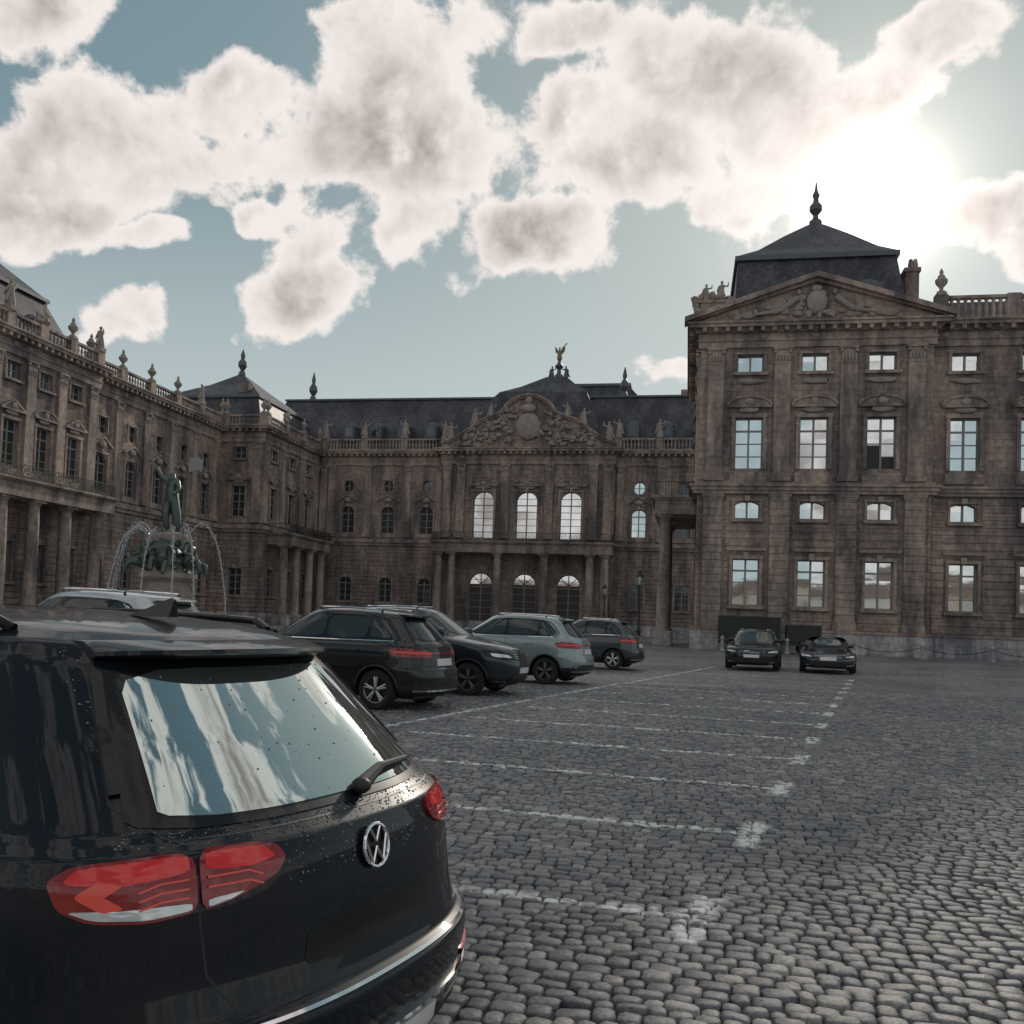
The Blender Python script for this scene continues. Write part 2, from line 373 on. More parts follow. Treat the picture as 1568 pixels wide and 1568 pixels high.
F.portico(5,16,3.0,[5.7,8.2,12.8,15.3],11.2)
F.build('stonework',bR,40)
Rf=MB()
Rf.frustum((2.6,14.2,64.2,82),22.2,(2.9,13.6,66.2,80),28.0,'slate',True)
Rf.box(2.7,13.8,66.0,80.2,28.002,28.35,'lead')
prev=(2.8,13.7,66.1,80.1); pz=28.36; cx,cy=9.0,73
for k,z in((.80,29.3),(.45,31.3),(.15,32.9),(.05,33.4)):
    r=(cx-5.8*k,cx+4.5*k,cy-6.9*k,cy+6.9*k); Rf.frustum(prev,pz,r,z,'slate',k<.1); prev=r; pz=z
Rf.lathe([(.5,0),(.5,.4),(.25,.6),(.2,.9),(.5,1.3),(.5,1.7),(.25,2.0),(.2,2.3),(.3,2.6),(.12,3.0),(.04,3.7)],cx,cy,33.3,'lead',10,.95)
Rf.box(14.5,15.4,67.5,69,22.2,27.3,'stone'); Rf.box(14.4,15.5,67.4,69.1,27.302,27.6,'trim')
for k in(.3,.6): Rf.lathe([(.15,0),(.2,.5),(.12,.9)],14.7+k,68.3,27.6,'trim',8)
Rf.frustum((15.6,44,66,82),22.2,(16.4,44,69,79),25.5,'slate')
for x in(6.3,11.5):
    Rf.box(x-.8,x+.8,63.9,67,23.2,25.3,'lead'); Rf.box(x-.5,x+.5,63.85,63.9,23.6,25,'gdark'); Rf.lathe([(.95,0),(.8,.35),(.4,.6)],x,65.2,25.3,'lead',10)
Rf.box(.6,44,64,82,21.7,22.19,'lead')
Rf.build('roof',bR,30)
# ================================================================== MAIN PALACE
bL=empty('baroque_palace'); bL.scale=(1,1,.965)
F=Fac()
def bay(F,u,arch=True,ped='seg'):
    if arch:
        F.surround(u,1.7,12.0,15.4,.22,.12,None,False,True)
        F.surround(u,1.3,17.3,18.8,.16,.1,None,False)
        F.limb((u-1.4,.2,16.1),(u,.25,16.9),.12,.12,'trim',4); F.limb((u,.25,16.9),(u+1.4,.2,16.1),.12,.12,'trim',4)
        F.blob((u,.2,16.3),(.5,.15,.35),'carve',8,5,.2)
    else:
        F.surround(u,1.6,12.2,15.7,.24,.14,ped,False); F.surround(u,1.4,18.9,20.2,.18,.1)
    F.surround(u,1.6,3.2,6.3,.2,.12,None,True,True)
    F.box(u-1.2,u+1.2,-.04,.14,11.45,11.95,'trim')
def bayh(u,arch=True,g='gdark',g0='gdark'):
    if arch: return [(u,1.7,12.0,15.4,'arch',g),(u,1.3,17.3,18.8,'oval',g),(u,1.6,3.2,6.3,'arch',g0)]
    return [(u,1.6,12.2,15.7,'rect',g),(u,1.4,18.9,20.2,'rect',g),(u,1.6,3.2,6.3,'rect',g0)]
def belt(F,u0,u1,e0=0,e1=0):
    F.box(u0,u1,-.04,.22,0,1.3,'plinth')
    F.box(u0-.3*e0,u1+.3*e1,-.04,.3,10.4,10.75,'trim'); F.box(u0-.5*e0,u1+.5*e1,-.04,.5,10.752,11.2,'trim')
F.setf('E',-50,40)
us=[4.9,8.5,12.1,15.7,19.4,22.95,26.55]
h=[]; 
for u in us: h+=bayh(u,False,'gdark')
h2=[(*x[:5],'glass') if x[2]>18 and int(x[0])%3==1 else x for x in h]
F.wall(0,29.5,0,22.6,h2); [bay(F,u,False,('tri','seg')[i%2]) for i,u in enumerate(us)]
belt(F,0,29.5,0,1); F.rustic(0,29.5,1.4,10.3,[x for x in h if x[2]<11])
for u in [3.1,6.7,10.3,13.9,17.55,21.2,24.75,28.6]: F.pilaster(u,.95,11.5,20.75,.25,1.1)
F.cornice(0,29.5,20.76,22.6,0,1); F.balus(1,29.2,22.61,1.3,3.6,['p','u','s'],.1)
F.portico(8,28.9,2.5,[9.4,13,16.9,20.2,23.8,27.5],10.9,.5)
F.setf('S',-70,40); F.wall(0,20,0,22.6,[])
F.setf('E',-51.2,69.5)
us=[2.4,6.8,11.2,15.6,20.0]; h=[]
for u in us: h+=bayh(u,True)
F.wall(0,23.3,0,22.6,h); [bay(F,u) for u in us]
belt(F,0,23.3); F.rustic(0,23.3,1.4,10.3,[x for x in h if x[2]<11])
for u in [.5,4.6,9.0,13.4,17.8,22.2]: F.pilaster(u,.9,11.5,20.75,.2,1.0)
F.cornice(0,23.3,20.76,22.6); F.balus(.3,23.2,22.61,1.3,4.4,['u','u','u','u','s'],0)
F.setf('S',-51.2,92.8)
h=bayh(2.3,False); F.wall(0,5.1,0,22.6,h); bay(F,2.3,False); belt(F,0,5.1,0,1); F.rustic(0,5.1,1.4,10.3,[x for x in h if x[2]<11])
F.pilaster(4.4,.9,11.5,20.75,.2,1.0); F.cornice(0,5.1,20.76,22.6,0,1); F.balus(.5,4.9,22.61,1.3,4.4,['u'],0)
F.setf('E',-46.1,92.8); us=[2.6,7.3,12]; h=[]
for u in us: h+=bayh(u,False,'gdark')
F.wall(0,15.2,0,22.6,h); [bay(F,u,False) for u in us]; belt(F,.05,15.2); F.rustic(0,15.2,1.4,10.3,[x for x in h if x[2]<11])
for u in(.6,5,9.7,14.4): F.pilaster(u,.9,11.5,20.75,.2,1.0)
F.cornice(.05,15.2,20.76,22.6); F.balus(.5,15,22.61,1.3,4.8,['u','p','u'],0)
F.portico(1.5,13.5,2.6,[2.2,5.5,9.2,12.6],10.6,.5)
F.setf('S',-46.1,108); us=[4.1,9.3,14.3]; h=[]
for u in us: h+=bayh(u,True)
F.wall(0,16.5,0,22.6,h); [bay(F,u) for u in us]; belt(F,.0,16.5); F.rustic(0,16.5,1.4,10.3,[x for x in h if x[2]<11])
for u in(.8,1.9,6.7,11.8,15.9): F.pilaster(u,.85,11.5,20.75,.22,1.0)
F.cornice(0,16.5,20.76,22.6); F.balus(.8,16.3,22.61,1.6,5.1,['s','s','s','s'],0)
F.setf('S',-8.8,108); us=[2.9,8.1,13.3]; h=[]
for u in us: h+=bayh(u,True,'glass' if u<4 else 'gdark')
F.wall(0,20,0,22.6,h); [bay(F,u) for u in us]; belt(F,0,20); F.rustic(0,20,1.4,10.3,[x for x in h if x[2]<11])
for u in(.7,5.5,10.7,15.9): F.pilaster(u,.85,11.5,20.75,.22,1.0)
F.cornice(0,20,20.76,22.6); F.balus(.3,19.5,22.61,1.6,4.6,['s','s','s','s'],0)
F.setf('S',-29.6,106.8); cu=[5.2,10.5,15.8]; h=[]
for u in cu: h+=[(u,2.5,11.5,17.3,'arch','glass'),(u,2.8,1.2,7.2,'arch','wood')]
F.wall(0,20.8,0,22.6,h)
for uu in(0.002,20.5): F.box(uu,uu+.296,-1.5,-.01,0,22.6,'stone')
for u in cu:
    F.surround(u,2.5,11.5,17.3,.28,.15,'seg',False,True)
    s0=[(u+1.3*math.cos(math.pi*i/8),-.25,5.8+1.3*math.sin(math.pi*i/8)) for i in range(9)]
    F.add(s0,[tuple(range(9))],'glass'); 
    for i in(2,4,6): F.limb((u,-.22,5.8),(u+1.3*math.cos(math.pi*i/8),-.22,5.8+1.3*math.sin(math.pi*i/8)),.05,.05,'wood',4)
F.box(0,20.8,-.04,.25,0,1.15,'plinth')
F.rustic(0,20.8,1.4,9.8,[x for x in h if x[2]<11])
for u in(.7,2.4,7.85,13.15,18.4,20.1): F.pilaster(u,.95,11.5,20.75,.35,1.1)
F.box(0,20.8,-.04,.5,10.4,11.0,'trim'); F.cornice(0,20.8,20.76,22.7,1,1,sc_=1.1)
F.portico(-.2,21,3.2,[.5,2.2,7.7,13.2,18.5,20.2],10.9,.5)
for d,lz in((3.9,.15),(3.5,.3)): F.box(-.6,21.4,.26,d,lz-.15,lz,'plinth')
half=[(10.6,22.71),(10.6,23.3),(8.9,23.9),(7.4,24.9),(5.9,26.1),(4.2,26.7),(3.3,27.1),(2.6,28.2),(1.4,29.0),(0,29.3)]
c=10.4
pts=[(c+x,z) for x,z in half]+[(c-x,z) for x,z in reversed(half[:-1])]
pts.reverse(); F.poly_prism(pts,-.6,.2,'stone')
for sx in(-1,1):
    for (a,za),(b,zb) in zip(half[1:-1],half[2:]):
        F.limb((c+sx*a,.35,za),(c+sx*b,.35,zb),.28,.28,'trim',6); F.limb((c+sx*a,.62,za+.12),(c+sx*b,.62,zb+.12),.12,.12,'trim',6)
F.blob((c,.5,25.4),(1.5,.45,1.7),'carve',12,8,.05); F.blob((c,.6,27.6),(.9,.4,.6),'carve',10,6,.15); F.blob((c,.5,28.6),(.45,.35,.5),'carve',8,5,.1)
for i in range(130):
    u=random.uniform(-8.2,8.2); zm=np.interp(abs(u),[0,2.6,4.2,5.9,8.9],[28.4,27.6,26.2,25.5,23.6])
    F.blob((c+u,.3,random.uniform(23.1,zm)),(random.uniform(.18,.45),.3,random.uniform(.15,.4)),'carve',7,5,.35)
for u in(-9.6,-6.6,6.6,9.6): statue(F,c+u,-.2,23.3+ (1.9 if abs(u)<7 else .2),2.6)
statue(F,c-4.6,.1,26.4,2.0); statue(F,c+4.6,.1,26.4,2.0)
F.balus(0.2,1.6,22.71,1.3,2,None,.1)
F.build('stonework',bL,40)
Rf=MB()
Rf.frustum((-66,-51.2,44,69),22.5,(-64,-54,46.5,71.3-4),27.8,'slate'); Rf.box(-64.1,-53.7,46.3,67.6,27.802,28.1,'lead')
Rf.frustum((-64,-53.9,46.4,67.5),28.102,(-60,-58,52,60),32.5,'slate')
Rf.box(-70,-50.2,40.2,69.2,22.0,22.49,'lead'); Rf.box(-66,-51.5,69.2,92.8,22.0,22.49,'lead')
Rf.frustum((-64,-54.4,69,96),22.5,(-61,-58,69,96),24.4,'slate')
for y in(50,55,60,64.5):
    Rf.box(-54.4,-52,y-.7,y+.7,23.2,25.2,'lead'); Rf.box(-51.99,-51.95,y-.45,y+.45,23.6,25,'gdark'); Rf.lathe([(.9,0),(.7,.35),(.3,.55)],-53,y,25.2,'lead',8)
Rf.box(-62,-46.4,93.1,110,22.0,22.49,'lead')
Rf.frustum((-61,-47,93.8,110),22.5,(-60,-48.4,95.5,109),26.6,'slate'); Rf.box(-60.2,-48.2,95.3,109.1,26.602,26.9,'lead')
Rf.frustum((-60.1,-48.3,95.4,109),26.902,(-56.6,-51.4,99.5,104.5),29.3,'slate',False); Rf.frustum((-56.6,-51.4,99.5,104.5),29.3,(-54.2,-53.8,101.8,102.2),31.2,'slate')
Rf.lathe([(.5,0),(.4,.5),(.2,.7),(.55,1.3),(.5,1.8),(.2,2.2),(.3,2.6),(.05,3.4)],-54,102,31,'lead',10)
Rf.box(-51.5,-50.3,96.5,97.7,26.9,28.6,'stone')
Rf.box(-46,12,107.6,126,22.0,22.5,'lead')
Rf.frustum((-56,14,109.3,128),22.51,(-54,14,114.8,124),31.0,'slate'); Rf.box(-54.2,14,114.6,124.2,31.002,31.25,'lead')
for x in list(np.arange(-43,-30,3.6))+[-7,-3,1]:
    Rf.box(x-.75,x+.75,109.7,113,24.6,26.3,'lead'); Rf.box(x-.45,x+.45,109.66,109.7,24.9,26.1,'gdark'); Rf.lathe([(.95,0),(.75,.4),(.3,.65)],x,111,26.3,'lead',8)
for x in(-50.8,-8.6): Rf.lathe([(.6,0),(.4,.6),(.25,.9),(.6,1.5),(.55,2.0),(.2,2.6),(.3,3.0),(.05,4.2)],x,116,31.2,'lead',10)
Rf.box(-24.5,-23.3,116,117,30,32.2,'stone'); Rf.box(-1.5,-.3,116,117,28,32.3,'stone')
pr=(-28.5,-10,107.8,124);z0=22.6
for r,z in(((-27,-11.5,110,123),27.5),((-24,-13,112,121),31.2),((-21.5,-14.3,113.5,119),32.3),((-18.6,-16.0,115.2,117),34.0)):
    Rf.frustum(pr,z0,r,z,'slate'); pr=r; z0=z
Rf.frustum((-28,-1.0,131,150),28,(-20,-9.3,134,147),37.7,'slate'); Rf.box(-20.3,-9,133.8,147.2,37.702,38.1,'lead')
x,y,z=-17.1,116,34
Rf.lathe([(.7,0),(.7,.5),(.35,.8),(.3,1.5),(.75,2.0),(.3,2.6),(.2,3.2)],x,y,z,'lead',10,.8)
for s in(-1,1): statue(Rf,x+s*.9,y,z-.3,2.0,'bronze')
Rf.lathe([(.3,0),(.35,.3),(.2,.9),(.25,1.2),(.08,1.35)],x,y,z+2.5,'gilt',8); Rf.blob((x,y,z+4.05),(.14,.14,.18),'gilt')
Rf.limb((x+.1,y,z+3.7),(x+.6,y,z+4.3),.07,.05,'gilt',6); Rf.limb((x+.3,y,z+4.1),(x+.9,y,z+4.75),.03,.09,'gilt',6)
for s in(-1,1):
    Rf.add([(x+s*.1,y+.1,z+3.7),(x+s*.7,y+.3,z+4.5),(x+s*.6,y+.3,z+3.7),(x+s*.2,y+.15,z+3.2)],[(0,1,2,3)],'gilt')
Rf.build('roof',bL,30)
# ================================================================== TOWN HOUSES ACROSS THE SQUARE (behind the viewpoint)
M['rooft']=mat('roof_tiles',(.13,.085,.07),.8,0,.3,3)
tcol=[(.34,.32,.28),(.30,.27,.24),(.36,.35,.34),(.32,.26,.22),(.30,.30,.27)]
xx=-95
for i in range(11):
    wv_=random.uniform(14,22); e=empty('town_house',(xx,-125,0)); 
    mk=mat('render_plaster_%d'%i,tcol[i%5],.9,0,.1,1)
    f=Fac(); f.setf('N',0,0); hh=random.uniform(8.5,12.5); hol=[]
    n=int(wv_/3.2)
    for a in range(n):
        for b in range(2):
            hol.append((wv_*(a+.5)/n,1.3,1.4+b*3.5,3.4+b*3.5,'rect','gdark'))
    f.wall(0,wv_,0,hh,hol,mk); f.box(0,wv_,-12,-.35,0,hh-.01,mk)
    f.add([(-.3,.4,hh),(wv_+.3,.4,hh),(wv_+.3,-6,hh+4),(-.3,-6,hh+4),(-.3,-12.4,hh),(wv_+.3,-12.4,hh)],[(0,3,2,1),(3,4,5,2),(0,4,3),(1,2,5)],'rooft')
    f.build('walls_and_roof',e); xx+=wv_+.02
# ================================================================== GROUND
def cobble_far():
    m,nt,p=newmat('cobblestone_sheet'); N=nt.nodes; L=nt.links
    g=N.new('ShaderNodeNewGeometry'); mp=N.new('ShaderNodeMapping'); mp.inputs['Rotation'].default_value=(0,0,R(5.2)); L.new(g.outputs['Position'],mp.inputs[0])
    nw=N.new('ShaderNodeTexNoise'); nw.inputs['Scale'].default_value=.9; L.new(g.outputs['Position'],nw.inputs['Vector'])
    va=N.new('ShaderNodeVectorMath'); va.operation='MULTIPLY_ADD'; va.inputs[1].default_value=(.15,.15,0); L.new(nw.outputs['Color'],va.inputs[0]); L.new(mp.outputs[0],va.inputs[2])
    b=N.new('ShaderNodeTexBrick'); L.new(va.outputs[0],b.inputs['Vector']); b.inputs['Scale'].default_value=1; b.inputs['Brick Width'].default_value=.15; b.inputs['Row Height'].default_value=.13
    b.inputs['Mortar Size'].default_value=.010; b.inputs['Mortar Smooth'].default_value=.6
    b.inputs['Color1'].default_value=(.40,.40,.415,1); b.inputs['Color2'].default_value=(.18,.18,.19,1); b.inputs['Mortar'].default_value=(.05,.05,.05,1)
    n=N.new('ShaderNodeTexNoise'); n.inputs['Scale'].default_value=.25; n.inputs['Detail'].default_value=8; L.new(g.outputs['Position'],n.inputs['Vector'])
    cr=N.new('ShaderNodeValToRGB'); cr.color_ramp.elements[0].position=.35; cr.color_ramp.elements[0].color=(.65,.65,.65,1); cr.color_ramp.elements[1].position=.65; cr.color_ramp.elements[1].color=(1.1,1.1,1.1,1); L.new(n.outputs['Fac'],cr.inputs[0])
    mx=N.new('ShaderNodeMix'); mx.data_type='RGBA'; mx.blend_type='MULTIPLY'; mx.inputs[0].default_value=1; L.new(b.outputs['Color'],mx.inputs[6]); L.new(cr.outputs[0],mx.inputs[7])
    n5=N.new('ShaderNodeTexNoise'); n5.inputs['Scale'].default_value=4.5; n5.inputs['Detail'].default_value=6; n5.inputs['Roughness'].default_value=.8; L.new(g.outputs['Position'],n5.inputs['Vector'])
    cr5=N.new('ShaderNodeValToRGB'); cr5.color_ramp.elements[0].position=.38; cr5.color_ramp.elements[0].color=(.45,.45,.46,1); cr5.color_ramp.elements[1].position=.60; cr5.color_ramp.elements[1].color=(1.4,1.38,1.35,1); L.new(n5.outputs['Fac'],cr5.inputs[0])
    mx5=N.new('ShaderNodeMix'); mx5.data_type='RGBA'; mx5.blend_type='MULTIPLY'; mx5.inputs[0].default_value=1; L.new(mx.outputs[2],mx5.inputs[6]); L.new(cr5.outputs[0],mx5.inputs[7])
    L.new(mx5.outputs[2],p.inputs['Base Color']); p.inputs['Roughness'].default_value=.45
    bp=N.new('ShaderNodeBump'); bp.invert=True; bp.inputs['Strength'].default_value=.8; bp.inputs['Distance'].default_value=.02; L.new(b.outputs['Fac'],bp.inputs['Height']); L.new(bp.outputs[0],p.inputs['Normal'])
    return m
M['far']=cobble_far()
g=MB(); g.add([(-900,-900,-.03),(900,-900,-.03),(900,900,-.03),(-900,900,-.03)],[(0,1,2,3)],'far'); g.build('ground')
m,nt,p=newmat('sett_stone'); N=nt.nodes; L=nt.links
at=N.new('ShaderNodeAttribute'); at.attribute_name='shade'; pa=N.new('ShaderNodeAttribute'); pa.attribute_name='paint'
cr=N.new('ShaderNodeValToRGB'); e=cr.color_ramp.elements; e[0].color=(.09,.095,.108,1); e[1].color=(.40,.395,.39,1); e.new(.5).color=(.20,.203,.213,1); e.new(.8).color=(.29,.272,.258,1)
L.new(at.outputs['Fac'],cr.inputs[0])
gg=N.new('ShaderNodeNewGeometry'); n=N.new('ShaderNodeTexNoise'); n.inputs['Scale'].default_value=42; n.inputs['Detail'].default_value=5; n.inputs['Roughness'].default_value=.7; L.new(gg.outputs['Position'],n.inputs['Vector'])
c2_=N.new('ShaderNodeValToRGB'); c2_.color_ramp.elements[0].position=.34; c2_.color_ramp.elements[0].color=(.5,.5,.5,1); c2_.color_ramp.elements[1].position=.66; c2_.color_ramp.elements[1].color=(1.3,1.3,1.3,1); L.new(n.outputs['Fac'],c2_.inputs[0])
mx=N.new('ShaderNodeMix'); mx.data_type='RGBA'; mx.blend_type='MULTIPLY'; mx.inputs[0].default_value=1; L.new(cr.outputs[0],mx.inputs[6]); L.new(c2_.outputs[0],mx.inputs[7])
nb=N.new('ShaderNodeTexNoise'); nb.inputs['Scale'].default_value=7; nb.inputs['Detail'].default_value=7; nb.inputs['Roughness'].default_value=.7; L.new(gg.outputs['Position'],nb.inputs['Vector'])
c3=N.new('ShaderNodeValToRGB'); c3.color_ramp.elements[0].position=.43; c3.color_ramp.elements[1].position=.53; L.new(nb.outputs['Fac'],c3.inputs[0])
mu=N.new('ShaderNodeMath'); mu.operation='MULTIPLY'; L.new(c3.outputs[0],mu.inputs[0]); L.new(pa.outputs['Fac'],mu.inputs[1])
mp_=N.new('ShaderNodeMix'); mp_.data_type='RGBA'; mp_.inputs[7].default_value=(.80,.80,.78,1); L.new(mu.outputs[0],mp_.inputs[0]); L.new(mx.outputs[2],mp_.inputs[6])
L.new(mp_.outputs[2],p.inputs['Base Color'])
rr=N.new('ShaderNodeMapRange'); rr.inputs[3].default_value=.22; rr.inputs[4].default_value=.62; L.new(nb.outputs['Fac'],rr.inputs[0]); L.new(rr.outputs[0],p.inputs['Roughness'])
bp=N.new('ShaderNodeBump'); bp.inputs['Strength'].default_value=.8; bp.inputs['Distance'].default_value=.007; L.new(n.outputs['Fac'],bp.inputs['Height']); L.new(bp.outputs[0],p.inputs['Normal'])
M['sett']=m
M['bed']=mat('joint_sand',(.06,.058,.052),.95,0,.4,14,.5,60)
CY,SY=math.cos(R(10.9)),math.sin(R(10.9))
D1=np.array([.194,.981]); DB=np.array([-.996,.09])
marks=[np.array([.1,5.2])+i*np.array([.43,2.17]) for i in range(-1,13)]
segs=[]
for i,mk in enumerate(marks):
    segs.append((mk+DB*.0,mk+DB*5.2,.05))
    segs.append((mk-D1*.42,mk+D1*.42,.085))
segs.append((np.array([-5.2,8.0]),np.array([1.2,37.3]),.055))
def paintval(x,y):
    v=np.zeros_like(x)
    for a,b,w in segs:
        d=b-a; L_=np.hypot(*d); t=((x-a[0])*d[0]+(y-a[1])*d[1])/L_; n_=np.abs((x-a[0])*d[1]-(y-a[1])*d[0])/L_
        v=np.maximum(v,((t>-.02)&(t<L_+.02)&(n_<w)).astype(float))
    return v
ca,sa=math.cos(R(-5.2)),math.sin(R(-5.2))
rows=[]; FM=24
b=-8.0
while b<33:
    w_=.102+random.uniform(-.016,.016)
    a=-26+random.uniform(0,.15); NN=460
    la=np.random.uniform(.075,.155,NN); ac=a+np.cumsum(la)-la/2
    rows.append(np.stack([ac,np.full(NN,b+w_/2),la,np.full(NN,w_)],1)); b+=w_
S=np.concatenate(rows)
bb=S[:,1]+.07*np.sin(S[:,0]*.8)+.04*np.sin(S[:,0]*2.3+S[:,1]*.7)+.014*np.sin(S[:,0]*7+S[:,1]*3)
X=S[:,0]*ca-bb*sa; Y=S[:,0]*sa+bb*ca
Rr=X*CY+Y*SY; Ff=-X*SY+Y*CY
k=(Ff>1.0)&(Ff<FM)&(np.abs(Rr)<.72*Ff+1.5)
X,Y,S=X[k],Y[k],S[k]; n_=len(X)
ang=np.random.normal(0,.085,n_)+R(-5.2)+.056*np.cos(S[:,0]*.8)
hx=S[:,2]/2-.0035; hy=S[:,3]/2-.0035
zj=np.random.normal(0,.004,n_); tx=np.random.normal(0,.045,n_); ty=np.random.normal(0,.045,n_)
def ring(ins,z,jt=.07):
    out=[]
    c=.017
    for sx,sy,cx_,cy_ in((1,-1,0,1),(1,1,0,-1),(1,1,-1,0),(-1,1,1,0),(-1,1,0,-1),(-1,-1,0,1),(-1,-1,1,0),(1,-1,-1,0)):
        lx=sx*(hx-ins)+cx_*c; ly=sy*(hy-ins)+cy_*c
        lx=lx*(1+np.random.uniform(-jt,jt,n_)); ly=ly*(1+np.random.uniform(-jt,jt,n_))
        out.append(np.stack([X+lx*np.cos(ang)-ly*np.sin(ang),Y+lx*np.sin(ang)+ly*np.cos(ang),z+zj+tx*lx+ty*ly],1))
    return np.stack(out,1)
V=np.concatenate([ring(0,-.035),ring(.001,-.007),ring(.009,-.001,.04)],1)
zc=np.stack([X,Y,zj+.001],1)[:,None,:]; V=np.concatenate([V,zc],1)
nv=25; base=(np.arange(n_)*nv)[:,None]
i8=np.arange(8); j8=(i8+1)%8
quads=np.concatenate([np.stack([i8,j8,j8+8,i8+8],1),np.stack([i8+8,j8+8,j8+16,i8+16],1)])
tris=np.stack([i8+16,j8+16,np.full(8,24)],1)
Q=(base[:,:,None]+quads[None]).reshape(-1,4); Tt=(base[:,:,None]+tris[None]).reshape(-1,3)
me=bpy.data.meshes.new('cobblestones'); me.vertices.add(n_*nv); me.vertices.foreach_set('co',V.reshape(-1))
nl=len(Q)*4+len(Tt)*3; me.loops.add(nl); me.loops.foreach_set('vertex_index',np.concatenate([Q.reshape(-1),Tt.reshape(-1)]))
me.polygons.add(len(Q)+len(Tt)); me.polygons.foreach_set('loop_start',np.concatenate([np.arange(len(Q))*4,len(Q)*4+np.arange(len(Tt))*3]))
me.update(calc_edges=True)
sm_=np.ones(len(Q)+len(Tt),bool); me.polygons.foreach_set('use_smooth',sm_)
at_=me.attributes.new('shade','FLOAT','POINT'); at_.data.foreach_set('value',np.repeat(np.clip(np.random.beta(2,2.4,n_)+.12*np.sin(X*.9)*np.sin(Y*.7),0,1),nv))
Vf=V.reshape(-1,3); at_=me.attributes.new('paint','FLOAT','POINT'); at_.data.foreach_set('value',paintval(Vf[:,0],Vf[:,1]))
me.materials.append(M['sett']); me.validate()
cob=bpy.data.objects.new('cobblestone_paving',me); sc.collection.objects.link(cob)
def cw(r,f): return (r*CY-f*SY, r*SY+f*CY)
g=MB(); g.add([(*cw(-2.2,1),-.024),(*cw(2.2,1),-.024),(*cw(.72*FM+1.4,FM),-.024),(*cw(-.72*FM-1.4,FM),-.024)],[(0,1,2,3)],'bed'); g.build('sand_bed',cob)
m,nt,p=newmat('worn_line_paint'); N=nt.nodes; L=nt.links
n=N.new('ShaderNodeTexNoise'); n.inputs['Scale'].default_value=5; n.inputs['Detail'].default_value=8; gg=N.new('ShaderNodeNewGeometry'); L.new(gg.outputs['Position'],n.inputs['Vector'])
c=N.new('ShaderNodeValToRGB'); c.color_ramp.elements[0].position=.40; c.color_ramp.elements[1].position=.54; c.color_ramp.elements[0].color=(.22,.22,.225,1); c.color_ramp.elements[1].color=(.78,.78,.76,1)
L.new(n.outputs['Fac'],c.inputs[0]); L.new(c.outputs[0],p.inputs['Base Color']); p.inputs['Roughness'].default_value=.6; M['paintline']=m
g=MB()
for k_,(a,b,w) in enumerate(segs):
    d=(b-a)/np.hypot(*(b-a)); q=np.array([-d[1],d[0]])*w*1.1; zz=-.026+.0004*(k_%2)
    fa=-a[0]*SY+a[1]*CY; fb=-b[0]*SY+b[1]*CY
    if max(fa,fb)<FM: continue
    if fa<FM: a=a+(b-a)*((FM+.05-fa)/(fb-fa))
    elif fb<FM: b=a+(b-a)*((FM+.05-fa)/(fb-fa))
    g.add([(*(a-q),zz),(*(b-q),zz),(*(b+q),zz),(*(a+q),zz)],[(0,1,2,3)],'paintline')
g.build('parking_markings')
# ================================================================== CARS
M['tire']=mat('tyre_rubber',(.018,.018,.018),.85,0,.2,20,.3,60)
M['rim']=mat('alloy',(.45,.46,.47),.3,.9,.1)
M['rimd']=mat('alloy_dark',(.12,.12,.13),.35,.8,.1)
M['gblk']=mat('gloss_black',(.006,.007,.008),.3,0,.1,5,0,20,.45,.15)
M['cglass']=mat('car_glass',(.05,.06,.062),.03,.3,.1,2,.0)
M['rglass']=mat('tinted_rear_glass',(.50,.57,.555),.02,.92,.08,2,0,4)
M['red']=mat('tail_lamp_red',(.75,.02,.02),.12,0,.2,12,0,20,.5)
M['redd']=mat('tail_lamp_dark_red',(.26,.008,.010),.12,0,.3,16,0,20,.5)
M['redl']=mat('tail_lamp_bright',(.88,.09,.06),.2,0,.1,12,0,20,.3)
M['clear']=mat('lamp_clear',(.62,.66,.68),.1,.4,.15,20,0,20,1)
M['chrome']=mat('chrome',(.75,.76,.77),.08,1,.05)
M['plate']=mat('plate_white',(.7,.7,.68),.4,0,.03)
M['drop']=mat('water_droplet',(.14,.15,.16),.02,.35,.3,40,0,20,1,1)
def paint(name,col,metal=.35,drops=False,spec=.5,coat=1):
    return mat(name,col,.35,metal,.12,1.5,0,20,coat,spec)
